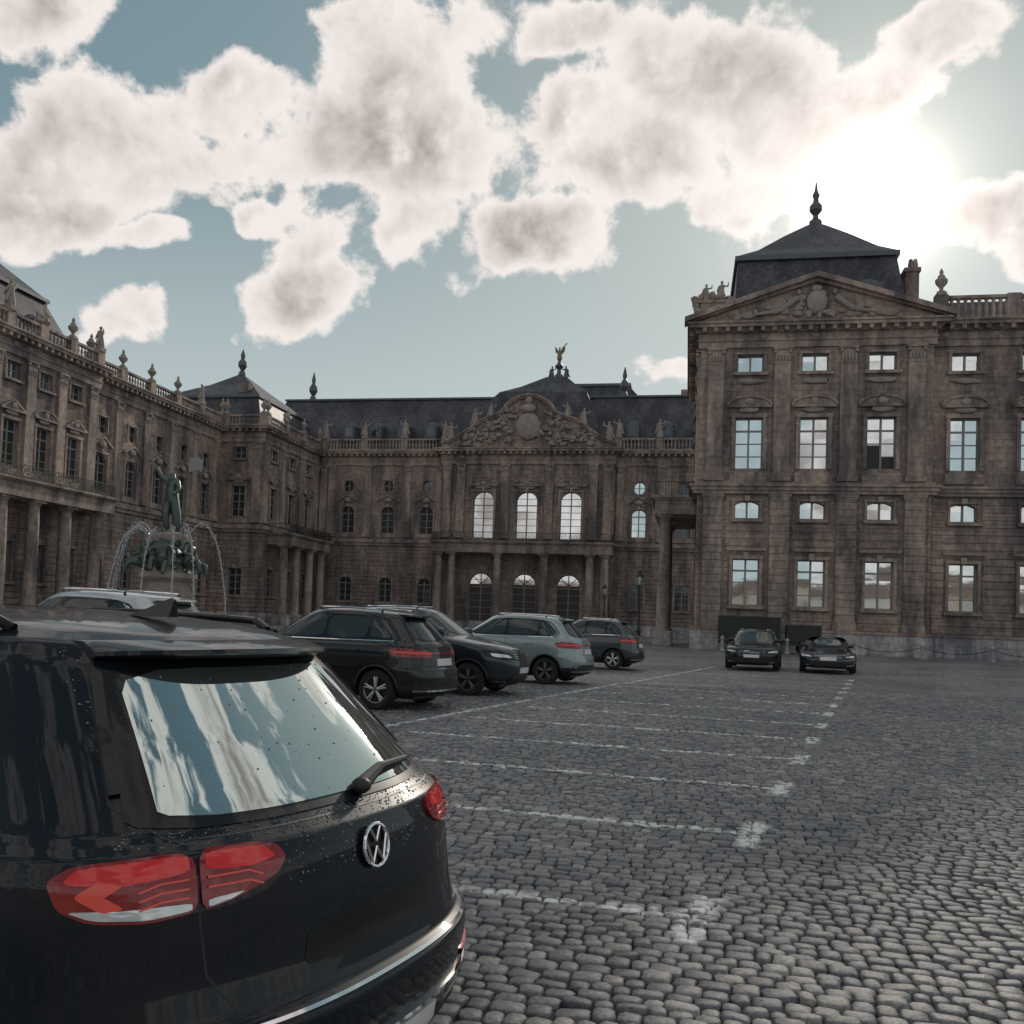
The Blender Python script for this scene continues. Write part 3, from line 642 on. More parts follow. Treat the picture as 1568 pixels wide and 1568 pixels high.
class Surf:
    def __init__(s,ctrl,n=2.5,lr=.65,lf=.8,bend=.04,belt=1.0,sm=9):
        c=np.array(ctrl,float); t=np.linspace(0,len(c)-1,400)
        A=np.stack([np.interp(t,range(len(c)),c[:,i]) for i in range(4)],1)
        k=np.hanning(sm*2+3)[1:-1]; k/=k.sum(); pad=len(k)//2
        for _ in range(2): A=np.stack([np.convolve(np.pad(A[:,i],pad,mode='edge'),k,'valid') for i in range(4)],1)
        s.A=A; s.n=n; s.lr=lr; s.lf=lf; s.bend=bend; s.belt=belt; s.top=A[-1,0]; s.z0=A[0,0]
        th=np.linspace(0,math.pi/2,200); w=.9
        s.tab=[]
        for L_ in(lr,lf):
            y=w*np.sin(th)**(2/n); x=L_*np.cos(th)**(2/n); d=np.concatenate([[0],np.cumsum(np.hypot(np.diff(x),np.diff(y)))]); s.tab.append((d,th))
    def at(s,z): return [float(np.interp(z,s.A[:,0],s.A[:,i])) for i in(1,2,3)]
    def bz(s,x,z):
        h=min(1,max(0,(z-s.belt)/(s.top-s.belt))); return z-s.bend*h*(x+.35)**2
    def pt(s,kind,p,z):
        xr,xf,w=s.at(z); n=s.n
        if kind in'RF':
            L_=s.lr if kind=='R' else s.lf; d,th=s.tab[0 if kind=='R' else 1]; x0=(xr if kind=='R' else xf)-L_
            sg=1 if p>=0 else -1; a=abs(p)
            if a>d[-1]: X_=x0-(a-d[-1]); y=w
            else:
                t=float(np.interp(a,d,th)); y=w*math.sin(t)**(2/n); X_=x0+L_*max(0,math.cos(t))**(2/n)
            x=-X_ if kind=='R' else X_; y*=sg
        else:
            x=p; c=0
            if -x>xr-s.lr: c=min(.999,(-x-(xr-s.lr))/s.lr)
            elif x>xf-s.lf: c=min(.999,(x-(xf-s.lf))/s.lf)
            y=w*(1-c**n)**(1/n)*(1 if kind=='L' else -1)
        return Vector((x,y,s.bz(x,z)))
    def nrm(s,kind,p,z):
        e=.012; a=s.pt(kind,p+e,z)-s.pt(kind,p-e,z); b=s.pt(kind,p,z+e)-s.pt(kind,p,z-e); n=a.cross(b)
        if n.length<1e-9: return Vector((0,0,1))
        n.normalize(); q=s.pt(kind,p,z); c=Vector((q.x*.8,q.y,q.z-.7))
        if n.dot(c)<0: n=-n
        return n
def chaikin(P,it=2,r=.2):
    P=[tuple(p) for p in P]
    for _ in range(it):
        Q=[]
        for a,b in zip(P,P[1:]+P[:1]): Q+=[(a[0]*(1-r)+b[0]*r,a[1]*(1-r)+b[1]*r),(a[0]*r+b[0]*(1-r),a[1]*r+b[1]*(1-r))]
        P=Q
    return P
def patch(mb,S,kind,poly,off,m,rings=5,den=4,round_=2,cen=None,rim=True):
    P=chaikin(poly,round_,.14) if round_ else list(poly)
    Q=[]
    for a,b in zip(P,P[1:]+P[:1]):
        k=max(1,min(12,int(math.hypot(a[0]-b[0],a[1]-b[1])/.05)))
        for i in range(k): Q.append((a[0]+(b[0]-a[0])*i/k,a[1]+(b[1]-a[1])*i/k))
    cx=sum(q[0] for q in Q)/len(Q); cz=sum(q[1] for q in Q)/len(Q)
    if cen: cx,cz=cen
    v=[tuple(S.pt(kind,cx,cz)+S.nrm(kind,cx,cz)*off)]; n=len(Q)
    for r in range(1,rings+1):
        k=r/rings
        for a,b in Q:
            x=cx+(a-cx)*k; z=cz+(b-cz)*k; v.append(tuple(S.pt(kind,x,z)+S.nrm(kind,x,z)*off))
    if rim:
        for a,b in Q: v.append(tuple(S.pt(kind,a,b)-S.nrm(kind,a,b)*.006))
    f=[(0,1+i,1+(i+1)%n) for i in range(n)]
    for r in range(rings-1+(1 if rim else 0)):
        o=1+r*n
        for i in range(n): f.append((o+i,o+n+i,o+n+(i+1)%n,o+(i+1)%n))
    nn=S.nrm(kind,cx,cz); a=Vector(v[1])-Vector(v[0]); b=Vector(v[1+n//4])-Vector(v[0])
    if a.cross(b).dot(nn)<0: f=[tuple(reversed(q)) for q in f]
    mb.add(v,f,m)
def strip(mb,S,kind,line,w,off,m,h=.006):
    pts=[]
    for a,b in zip(line[:-1],line[1:]):
        k=max(1,int(math.hypot(a[0]-b[0],a[1]-b[1])/.03))
        for i in range(k): pts.append((a[0]+(b[0]-a[0])*i/k,a[1]+(b[1]-a[1])*i/k))
    pts.append(line[-1]); V=[];f=[]
    P=[S.pt(kind,*q) for q in pts]; Nn=[S.nrm(kind,*q) for q in pts]
    for i in range(len(P)):
        t=(P[min(i+1,len(P)-1)]-P[max(i-1,0)]).normalized(); sd=t.cross(Nn[i]).normalized()
        V+=[tuple(P[i]+sd*w/2-Nn[i]*h),tuple(P[i]+sd*w/2+Nn[i]*off),tuple(P[i]-sd*w/2+Nn[i]*off),tuple(P[i]-sd*w/2-Nn[i]*h)]
    for i in range(len(P)-1):
        o=i*4
        for j in range(3): f.append((o+j,o+j+1,o+5+j,o+4+j))
    mb.add(V,f,m)
def bodymesh(S,pm,wb,wr,name,par,clad=.0,shift=0,nr=46,nE=16,nS=22):
    V=[]; f=[]
    zs=list(S.A[np.linspace(0,399,nr).astype(int),0])
    def ringpts(z):
        xr,xf,w=S.at(z); out=[]
        n=S.n
        for i in range(nE):
            t=math.pi/2*(i/nE); out.append((-(xr-S.lr)-S.lr*math.cos(t)**(2/n),w*math.sin(t)**(2/n)))
        for i in range(nS+1):
            k=i/nS; out.append((-(xr-S.lr)+k*((xf-S.lf)+(xr-S.lr)),w))
        for i in range(nE-1,-1,-1):
            t=math.pi/2*(i/nE); out.append(((xf-S.lf)+S.lf*math.cos(t)**(2/n),w*math.sin(t)**(2/n)))
        return out+[(x,-y) for x,y in reversed(out[1:-1])]
    nR=0
    for z in zs:
        r=ringpts(z); nR=len(r)
        for x,y in r: V.append((x,y,S.bz(x,z)))
    r=ringpts(zs[-1]); cx=(max(p[0] for p in r)+min(p[0] for p in r))/2
    for k,dz in((.97,.006),(.92,.012),(.82,.022),(.6,.035),(.35,.043),(.12,.046)):
        for x,y in r: V.append((cx+(x-cx)*k,y*k,S.bz(cx+(x-cx)*k,zs[-1])+dz))
    T=len(zs)+6
    for j in range(T-1):
        for i in range(nR):
            a=j*nR+i;b=j*nR+(i+1)%nR; f.append((b,a,a+nR,b+nR))
    f.append(tuple(reversed(range((T-1)*nR,T*nR)))); f.append(tuple(range(nR)))
    me=bpy.data.meshes.new(name); me.from_pydata(V,[],f); me.materials.append(pm); me.materials.append(M['blk'])
    for p_ in me.polygons:
        if clad and p_.center.z<clad: p_.material_index=1
    o=bpy.data.objects.new(name,me); sc.collection.objects.link(o)
    import bmesh
    bm=bmesh.new(); bm.from_mesh(me); bmesh.ops.recalc_face_normals(bm,faces=bm.faces); bm.to_mesh(me); bm.free()
    cut=MB()
    for x in(-wb/2+shift,wb/2+shift):
        for sy in(-1,1):
            r_=wr+.065; seg=28; vv=[]
            for y in(sy*.58,sy*1.2):
                for i in range(seg):
                    a=2*math.pi*i/seg; vv.append((x+r_*math.cos(a),y,wr+r_*math.sin(a)))
            cut.add(vv,[(i,(i+1)%seg,seg+(i+1)%seg,seg+i) for i in range(seg)]+[tuple(reversed(range(seg))),tuple(range(seg,2*seg))],'blk')
    co=cut.build('cutter'); cm=co.data; bm=bmesh.new(); bm.from_mesh(cm); bmesh.ops.recalc_face_normals(bm,faces=bm.faces); bm.to_mesh(cm); bm.free()
    cm.materials.clear(); cm.materials.append(pm); cm.materials.append(M['blk'])
    for p_ in cm.polygons: p_.material_index=1
    md=o.modifiers.new('b','BOOLEAN'); md.object=co; md.operation='DIFFERENCE'; md.solver='EXACT'
    dg=bpy.context.evaluated_depsgraph_get(); me2=bpy.data.meshes.new_from_object(o.evaluated_get(dg)); o.modifiers.clear(); o.data=me2
    bpy.data.objects.remove(co)
    me2.polygons.foreach_set('use_smooth',[True]*len(me2.polygons)); me2.set_sharp_from_angle(angle=R(38))
    o.parent=par; return o
def wheel(mb,x,y,r,sg,rm='rim'):
    seg=32; w=.22
    prof=[(r*.66,0),(r*.7,.012),(r*.93,.012),(r,-.03),(r,-w+.03),(r*.93,-w),(r*.5,-w)]
    V=[];f=[]
    for rr_,yy in prof:
        for i in range(seg):
            a=2*math.pi*i/seg; V.append((x+rr_*math.cos(a),y+sg*yy,r+rr_*math.sin(a)))
    for j in range(len(prof)-1):
        for i in range(seg):
            a=j*seg+i;b=j*seg+(i+1)%seg; q=(a,b,b+seg,a+seg); f.append(q if sg>0 else tuple(reversed(q)))
    mb.add(V,f,'tire')
    V=[];f=[]
    prof=[(r*.68,.004),(r*.64,-.005),(r*.62,-.06),(0.001,-.07)]
    for rr_,yy in prof:
        for i in range(seg):
            a=2*math.pi*i/seg; V.append((x+rr_*math.cos(a),y+sg*yy,r+rr_*math.sin(a)))
    for k,mm in((0,rm),(1,rm),(2,'blk')):
        ff=[]
        for i in range(seg):
            a=k*seg+i;b=k*seg+(i+1)%seg; ff.append((b,a,a+seg,b+seg))
        mb.add(V,ff,mm)
    for i in range(5):
        for off in(-.13,.13):
            a=2*math.pi*i/5+.3; a1=a+off
            mb.limb((x+.04*math.cos(a),y-sg*.012,r+.04*math.sin(a)),(x+r*.65*math.cos(a1),y-sg*.012,r+r*.65*math.sin(a1)),.026,.018,rm,6)
    mb.limb((x,y-sg*.05,r),(x,y+sg*.005,r),.06,.05,rm,14)
def car(name,loc,hd,H=1.62,Lh=2.2,W=.91,pm=None,kind='suv',roofm=None,rm='rim',detail=1):
    par=empty(name,loc); par.rotation_euler=(0,0,R(hd))
    k=H/1.56; l=Lh
    if kind=='suv':
        ctrl=[(.22,l-.12,l-.15,W*.86),(.30,l-.02,l-.03,W*.96),(.5,l,l,W*.985),(.62,l-.02,l-.01,W),(.66,l-.07,l-.02,W),(.82,l-.10,l-.12,W*.995),(.90,l-.12,l-.35,W*.985),(.97,l-.14,l-.85,W*.965),(1.01,l-.17,l-1.15,W*.93),(1.04,l-.20,l-1.25,W*.90),(1.25,l-.40,l-1.62,W*.81),(1.45,l-.60,l-1.98,W*.71),(1.50,l-.66,l-2.1,W*.66),(1.515,l-.72,l-2.2,W*.60)]
    else:
        ctrl=[(.22,l-.12,l-.15,W*.86),(.30,l-.02,l-.03,W*.96),(.5,l,l,W*.985),(.66,l-.03,l-.02,W),(.80,l-.06,l-.18,W*.99),(.88,l-.09,l-.5,W*.975),(.95,l-.2,l-1.0,W*.94),(.99,l-.5,l-1.28,W*.90),(1.2,l-1.0,l-1.75,W*.80),(1.42,l-1.45,l-2.2,W*.69),(1.5,l-1.7,l-2.4,W*.60)]
    ctrl=[(z*k,a,b,w) for z,a,b,w in ctrl]; belt=1.02*k
    S=Surf(ctrl,belt=belt,bend=.035,sm=6)
    wb=2*l*.6; wr=.335; sh=-.03
    bodymesh(S,pm,wb,wr,'body',par,.42 if kind=='suv' else .3,sh)
    mb=MB(); xr,xf,w=S.at(belt+.05); zt=S.top-.075; xrt,xft,_=S.at(zt)
    zb=belt+.035
    for sd in'LQ':
        fr=xf-.28; rr_=-(xr-.42)
        P=[(fr,zb),(rr_+.05,zb+.02),(rr_-.04,zb+.12),(-(xrt-.30),zt),(xft-.32,zt),]
        if kind!='suv': P=[(fr,zb),(rr_-.1,zb+.05),(-(xrt-.45),zt),(xft-.32,zt)]
        patch(mb,S,sd,P,.003,'gblk',6)
        m1=(fr+rr_)/2+.12; m2=rr_+.52
        A=[(fr-.10,zb+.03),(m1+.03,zb+.03),(m1+.03,zt-.03),(xft-.36,zt-.03)]
        patch(mb,S,sd,A,.006,'cglass',5)
        B=[(m1-.03,zb+.03),(m2+.03,zb+.03),(m2+.0,zt-.03),(m1-.03,zt-.03)]
        patch(mb,S,sd,B,.006,'cglass',4)
        if kind=='suv':
            C=[(m2-.05,zb+.05),(rr_+.08,zb+.06),(rr_+.03,zb+.14),(-(xrt-.36),zt-.04),(m2-.05,zt-.04)]
            patch(mb,S,sd,C,.006,'cglass',4)
        strip(mb,S,sd,[(fr+.05,zb-.012),(m1,zb-.014),(rr_,zb)],.018,.008,'chrome' if detail else 'gblk')
        for xx in(m1,fr+.18,m2-.05): strip(mb,S,sd,[(xx,.40),(xx,zb-.03)],.007,.0015,'blk')
        strip(mb,S,sd,[(-wb/2+wr+.1,.36),(wb/2-wr-.1,.36)],.10,.012,'blk')
        strip(mb,S,sd,[(-wb/2+wr+.15,.50),(wb/2-wr-.15,.52)],.022,.006,'gblk')
        for xx in(m1+.16,m2+.1):
            strip(mb,S,sd,[(xx,belt-.13),(xx+.2,belt-.13)],.028,.028,pm)
        for wx in(-wb/2+sh,wb/2+sh):
            pts=[]
            for t in np.linspace(.12,math.pi-.12,16):
                px_=wx+(wr+.07)*math.cos(t); pz_=wr+(wr+.07)*math.sin(t); q=S.pt(sd,px_,max(.24,pz_)); pts.append((q.x,q.y,pz_))
            mb.tube(pts,.022,'blk' if kind=='suv' else pm,6)
        s_=1 if sd=='L' else -1
        q=S.pt(sd,fr-.02,zb+.02)
        mb.blob((q.x,q.y+s_*.11,q.z+.06),(.07,.12,.075),pm,10,6,0); mb.limb((q.x,q.y-s_*.02,q.z),(q.x,q.y+s_*.08,q.z+.03),.03,.03,'blk')
        if kind=='suv':
            pts=[tuple(S.pt(sd,x,S.top-.008)+Vector((0,-s_*.02,.045))) for x in np.linspace(-(xrt-.45),xft-.35,14)]
            mb.tube(pts,.016,'blk' if not detail else 'chrome',8)
            for e_ in(0,-1): mb.limb(pts[e_],(pts[e_][0],pts[e_][1],pts[e_][2]-.06),.018,.02,'blk')
    patch(mb,S,'F',[(-.66,belt+.03),(.66,belt+.03),(.60,zt+.01),(-.60,zt+.01)],.003,'gblk',7)
    patch(mb,S,'F',[(-.62,belt+.06),(.62,belt+.06),(.56,zt-.02),(-.56,zt-.02)],.006,'cglass',7)
    rb=belt+.02
    patch(mb,S,'R',[(-.70,rb+.02),(.70,rb+.02),(.60,zt),(-.60,zt)],.003,'gblk',7)
    patch(mb,S,'R',[(-.63,rb+.05),(.63,rb+.05),(.54,zt-.03),(-.54,zt-.03)],.006,'cglass',7)
    for s_ in(-1,1):
        patch(mb,S,'R',[(s_*.34,.90*k),(s_*.40,.80*k),(s_*1.12,.82*k),(s_*1.2,.93*k),(s_*.9,.95*k)],.008,'redd',5)
        strip(mb,S,'R',[(s_*.40,.87*k),(s_*1.1,.89*k)],.03,.014,'redl')
    strip(mb,S,'R',[(-.5,.875*k),(.5,.875*k)],.025,.009,'redd')
    patch(mb,S,'R',[(-.26,.68*k),(.26,.68*k),(.26,.79*k),(-.26,.79*k)],.012,'plate',3,round_=0)
    patch(mb,S,'R',[(-.8,.30),(.8,.30),(.85,.50),(-.85,.50)],.006,'blk',4)
    strip(mb,S,'R',[(-.85,.34),(.85,.34)],.03,.02,'chrome')
    for s_ in(-1,1):
        patch(mb,S,'F',[(s_*.42,.66*k),(s_*.5,.76*k),(s_*1.15,.82*k),(s_*1.12,.72*k),(s_*.7,.64*k)],.008,'gblk',5)
        patch(mb,S,'F',[(s_*.5,.675*k),(s_*.58,.73*k),(s_*1.0,.77*k),(s_*.95,.70*k)],.013,'clear',4)
        patch(mb,S,'F',[(s_*.62,.30),(s_*.66,.44),(s_*.98,.46),(s_*.95,.32)],.008,'blk',4)
        strip(mb,S,'F',[(s_*.62,.30),(s_*.95,.32)],.02,.015,'chrome')
    patch(mb,S,'F',[(-.48,.64*k),(.48,.64*k),(.46,.75*k),(-.46,.75*k)],.007,'gblk',4)
    for zz in(.67,.705,.735): strip(mb,S,'F',[(-.44,zz*k),(.44,zz*k)],.010,.014,'chrome')
    patch(mb,S,'F',[(-.55,.28),(.55,.28),(.5,.47),(-.5,.47)],.007,'blk',4)
    patch(mb,S,'F',[(-.26,.47),(.26,.47),(.26,.58),(-.26,.58)],.016,'plate',3,round_=0)
    if kind=='suv':
        pts=[]
        for t in np.linspace(-.56,.56,15):
            q=S.pt('R',t,S.top-.045); pts.append(q)
        V=[];f=[]
        for q in pts:
            V+=[(q.x+.16,q.y,q.z+.055),(q.x-.10,q.y*1.02,q.z+.03),(q.x-.11,q.y*1.02,q.z+.005),(q.x+.1,q.y,q.z-.03)]
        for i in range(len(pts)-1):
            for j in range(4): f.append((i*4+j,i*4+(j+1)%4,i*4+4+(j+1)%4,i*4+4+j))
        f+= [(0,3,2,1),(len(V)-4,len(V)-3,len(V)-2,len(V)-1)]
        mb.add(V,f,pm if not roofm else roofm)
    for x in(-wb/2+sh,wb/2+sh):
        for s_ in(-1,1): wheel(mb,x,s_*(W-.015),wr,s_,rm)
    mb.box(-l+.35,l-.35,-.55,.55,.18,.3,'blk')
    mb.build('fittings',par,35)
    return par,S
P_black=paint('paint_black',(.008,.010,.012),0,spec=.2,coat=.8); P_blackb=paint('paint_midnight',(.010,.015,.026),.1,spec=.3); P_silver=paint('paint_silver',(.50,.52,.53),.7)
P_grey=paint('paint_sage_grey',(.26,.32,.325),.4); P_white=paint('paint_white',(.65,.66,.66),0); P_blue=paint('paint_blue_grey',(.02,.032,.045),.2)
def place(name,rx,ry,hd,end,Lh,**k):
    d=(math.cos(R(hd)),math.sin(R(hd))); s_=1 if end=='r' else -1
    return car(name,(rx+s_*d[0]*Lh,ry+s_*d[1]*Lh,0),hd,Lh=Lh,**k)
place('parked_suv',-4.0,15.3,168,'r',2.35,H=1.71,pm=P_black,rm='rim')
place('parked_car',-3.30,18.9,-8,'f',2.25,H=1.80,pm=P_blackb,rm='rimd')
place('parked_suv',-2.35,23.1,169,'r',2.35,H=1.74,pm=P_grey,rm='rimd')
place('parked_van',-1.45,31.9,170,'r',2.2,H=1.72,pm=P_blue)
place('parked_suv',-6.35,11.5,170,'r',2.3,H=1.82,pm=P_silver)
place('parked_car',-12.2,13.4,171,'r',2.2,H=1.84,pm=P_white)
place('parked_car',2.35,34.7,-97,'f',2.15,H=1.50,pm=P_black,kind='suv',W=.98)
place('parked_sedan',5.05,34.7,-97,'f',2.3,H=1.34,pm=P_blackb,kind='sal',W=.99)
# ------------------------------------------------------------------ NEAR ESTATE CAR
hdN=165.2; LN=2.30
pN=paint('paint_deep_black',(.006,.009,.014),0,spec=.1,coat=.55)
dN=(math.cos(R(hdN)),math.sin(R(hdN)))
near=empty('station_wagon',(-.915+dN[0]*(LN-.14),2.66+dN[1]*(LN-.14),0)); near.rotation_euler=(0,0,R(hdN))
WN=.90
ctrl=[(.22,LN-.14,LN-.15,WN*.87),(.30,LN-.05,LN-.03,WN*.97),(.45,LN-.03,LN,WN*.99),(.535,LN-.025,LN,WN),(.555,LN-.03,LN,WN),(.58,LN-.078,LN-.02,WN),(.68,LN-.105,LN-.04,WN),(.84,LN-.125,LN-.12,WN),(.93,LN-.14,LN-.45,WN*.99),(.985,LN-.165,LN-.85,WN*.975),(1.01,LN-.20,LN-1.05,WN*.955),(1.03,LN-.225,LN-1.2,WN*.94),(1.06,LN-.25,LN-1.28,WN*.925),(1.25,LN-.42,LN-1.62,WN*.845),(1.46,LN-.62,LN-1.98,WN*.75),(1.515,LN-.68,LN-2.1,WN*.71),(1.54,LN-.76,LN-2.2,WN*.65)]
S=Surf(ctrl,lr=.62,n=2.5,belt=1.03,bend=.025,sm=5)
bodymesh(S,pN,2.8,.345,'body',near,.0,0,150,30,30)
mb=MB()
patch(mb,S,'R',[(-.745,1.03),(.765,1.03),(.745,1.15),(.69,1.475),(-.66,1.475),(-.72,1.15)],.003,'gblk',12)
patch(mb,S,'R',[(-.655,1.055),(.675,1.055),(.665,1.15),(.64,1.45),(-.59,1.45),(-.635,1.15)],.006,'rglass',14)
for s_ in(-1,1):
    O=[(s_*.625,.99),(s_*.625,.855),(s_*.74,.842),(s_*.87,.85),(s_*.94,.88),(s_*.965,.94),(s_*.90,.975)]
    I=[(s_*.615,.99),(s_*.615,.855),(s_*.53,.87),(s_*.40,.91),(s_*.37,.945),(s_*.39,.975),(s_*.45,.988)]
    patch(mb,S,'R',O,.010,'redd',8); patch(mb,S,'R',I,.010,'redd',7)
    patch(mb,S,'R',[(s_*.64,.982),(s_*.64,.945),(s_*.80,.928),(s_*.93,.935),(s_*.89,.968)],.0125,'red',5)
    patch(mb,S,'R',[(s_*.60,.982),(s_*.60,.945),(s_*.47,.938),(s_*.40,.950),(s_*.44,.980)],.0125,'red',5)
    patch(mb,S,'R',[(s_*.79,.930),(s_*.85,.938),(s_*.905,.910),(s_*.84,.872),(s_*.79,.880),(s_*.84,.910)],.0135,'redl',4)
    for dz in(0,-.02,-.04): strip(mb,S,'R',[(s_*.645,.930+dz),(s_*.71,.927+dz),(s_*.76,.912+dz)],.005,.0135,'redl')
    for dz in(0,-.022): strip(mb,S,'R',[(s_*.60,.930+dz),(s_*.49,.930+dz),(s_*.45,.915+dz)],.005,.0135,'redl')
    patch(mb,S,'R',[(s_*.64,.877),(s_*.64,.860),(s_*.74,.850),(s_*.86,.857),(s_*.92,.878),(s_*.80,.876)],.0135,'clear',4)
    patch(mb,S,'R',[(s_*.60,.880),(s_*.60,.862),(s_*.54,.872),(s_*.50,.886)],.0135,'clear',4)
    strip(mb,S,'R',[(s_*.62,1.0),(s_*.68,1.02),(s_*.785,1.10),(s_*.73,1.44),(s_*.66,1.50)],.007,.0012,'blk')
    strip(mb,S,'R',[(s_*.62,.85),(s_*.61,.70),(s_*.54,.60)],.007,.0012,'blk')
    strip(mb,S,'R',[(s_*.965,.95),(s_*1.5,.965)],.006,.0012,'blk')
    strip(mb,S,'R',[(s_*.765,1.12),(s_*.735,1.30),(s_*.705,1.43)],.030,.012,'gblk')
    strip(mb,S,'R',[(s_*.52,.44),(s_*.86,.46)],.022,.008,'red')
strip(mb,S,'R',[(x,.562) for x in np.linspace(-1.05,1.05,50)],.012,.008,'chrome')
strip(mb,S,'R',[(x,.40) for x in np.linspace(-.8,.8,30)],.014,.012,'chrome')
patch(mb,S,'R',[(-.8,.24),(.8,.24),(.85,.34),(-.85,.34)],.004,'blk',5)
patch(mb,S,'R',[(-.33,.64),(.33,.64),(.30,.76),(-.30,.76)],.001,'gblk',5)
patch(mb,S,'R',[(-.26,.27),(.26,.27),(.26,.38),(-.26,.38)],.010,'plate',4,round_=0)
strip(mb,S,'R',[(x,1.012) for x in np.linspace(-.66,.66,40)],.006,.0012,'blk')
EZ=.905
q=S.pt('R',0,EZ); nn=S.nrm('R',0,EZ); u_=Vector((0,-1,0)); v_=nn.cross(u_).normalized()
if v_.z<0: v_=-v_
def E(a,b,o=.014): return tuple(q+u_*a+v_*b+nn*o)
rad=.062
V=[E(rad*math.cos(2*math.pi*i/28),rad*math.sin(2*math.pi*i/28),.006) for i in range(28)]; mb.add(V,[tuple(range(28))],'gblk')
pts=[E(rad*math.cos(2*math.pi*i/32),rad*math.sin(2*math.pi*i/32)) for i in range(33)]; mb.tube(pts,.0060,'chrome',8)
for ln in([(-.026,.054),(0,.010),(.026,.054)],[(-.054,.026),(-.026,-.050),(0,-.004),(.026,-.050),(.054,.026)]):
    mb.tube([E(a,b) for a,b in ln],.0048,'chrome',6)
w0=S.pt('R',-.06,1.05)+S.nrm('R',-.06,1.05)*.025; w1=S.pt('R',-.50,1.085)+S.nrm('R',-.50,1.085)*.022
wm=S.pt('R',-.22,1.085)+S.nrm('R',-.22,1.085)*.035
mb.limb(w0,wm,.026,.016,'blk',8); mb.limb(wm,w1,.014,.010,'blk',8)
mb.blob(tuple(w0),(.032,.032,.026),'blk',10,6,0)
for i in range(2200):
    u=random.uniform(-.98,.8); 
    z=random.choice((random.uniform(.87,1.03),random.uniform(.99,1.04),random.uniform(1.03,1.5)))
    if z>1.05 and abs(u)<.66: 
        if random.random()<.85: continue
    if abs(u)>.36 and .84<z<1.0: continue
    qd=S.pt('R',u,z); nd=S.nrm('R',u,z); r_=random.choice((.0012,.0018,.0018,.0026,.0034)); off=.0065 if (z>1.055 and abs(u)<.66) else 0
    cpt=qd+nd*off; mb.blob(tuple(cpt),(r_,r_,r_*.9),'drop',6,4,0)
pts=[S.pt('R',t,1.50) for t in np.linspace(-.70,.72,41)]; V=[];f=[]
for i,q_ in enumerate(pts):
    e_=abs(i-20)/20; o=.11*(1-.45*e_**4)
    V+=[(q_.x+.16,q_.y*.985,q_.z+.036-.012*e_**2),(q_.x,q_.y,q_.z+.036-.014*e_**2),(q_.x-o,q_.y*1.02,q_.z+.014-.02*e_**3),(q_.x-o-.006,q_.y*1.02,q_.z+.002-.02*e_**3),(q_.x-o+.03,q_.y*1.01,q_.z-.016-.02*e_**3),(q_.x+.08,q_.y*.99,q_.z-.035)]
n6=6
for i in range(len(pts)-1):
    for j in range(n6): f.append((i*n6+j,i*n6+(j+1)%n6,i*n6+n6+(j+1)%n6,i*n6+n6+j))
f+=[tuple(range(n6)),tuple(range(len(V)-n6,len(V)))]
mb.add(V,f,pN)
bx=-LN+1.05; bzv=S.bz(bx,1.54)+.042
prof=[(.13,0),(-.06,.002),(-.065,.06),(-.05,.068),(0.02,.04)]
V=[(bx+a,s_*(.022 if b<.01 else .005),bzv+b) for s_ in(-1,1) for a,b in prof]
mb.add(V,[(0,1,2,3,4),(9,8,7,6,5)]+[((i+1)%5,i,5+i,5+(i+1)%5) for i in range(5)],'gblk')
for sd in'LQ':
    s_=1 if sd=='L' else -1
    pts=[tuple(S.pt(sd,x,1.53)+Vector((0,-s_*.015,.04-(.03 if i in(0,21) else 0)))) for i,x in enumerate(np.linspace(-1.25,.35,22))]
    mb.tube(pts,.016,'gblk',10)
    patch(mb,S,sd,[(.68,1.06),(-1.42,1.07),(-1.5,1.16),(-1.32,1.44),(.15,1.44)],.003,'gblk',7)
    patch(mb,S,sd,[(.58,1.09),(-.2,1.09),(-.2,1.41),(.08,1.41)],.006,'cglass',5)
    patch(mb,S,sd,[(-.26,1.09),(-.92,1.09),(-.92,1.41),(-.26,1.41)],.006,'cglass',5)
    patch(mb,S,sd,[(-.98,1.09),(-1.38,1.10),(-1.43,1.17),(-1.28,1.41),(-.98,1.41)],.006,'cglass',5)
    strip(mb,S,sd,[(.72,1.05),(-1.5,1.06)],.016,.008,'chrome')
    for xx in(-.23,.85,-.95): strip(mb,S,sd,[(xx,.38),(xx,1.04)],.007,.0012,'blk')
    for x in(-1.4,1.4): wheel(mb,x,s_*.88,.345,s_)
    qm=S.pt(sd,.62,1.08); mb.blob((qm.x,qm.y+s_*.12,qm.z+.05),(.07,.12,.075),pN,10,6,0)
patch(mb,S,'F',[(-.66,1.06),(.66,1.06),(.58,1.44),(-.58,1.44)],.005,'cglass',7)
for s_ in(-1,1): patch(mb,S,'F',[(s_*.45,.66),(s_*.5,.76),(s_*1.15,.82),(s_*1.12,.72)],.008,'clear',4)
patch(mb,S,'F',[(-.44,.64),(.44,.64),(.42,.76),(-.42,.76)],.007,'gblk',4)
mb.box(-1.9,1.9,-.55,.55,.18,.3,'blk')
mb.build('fittings',near,35)
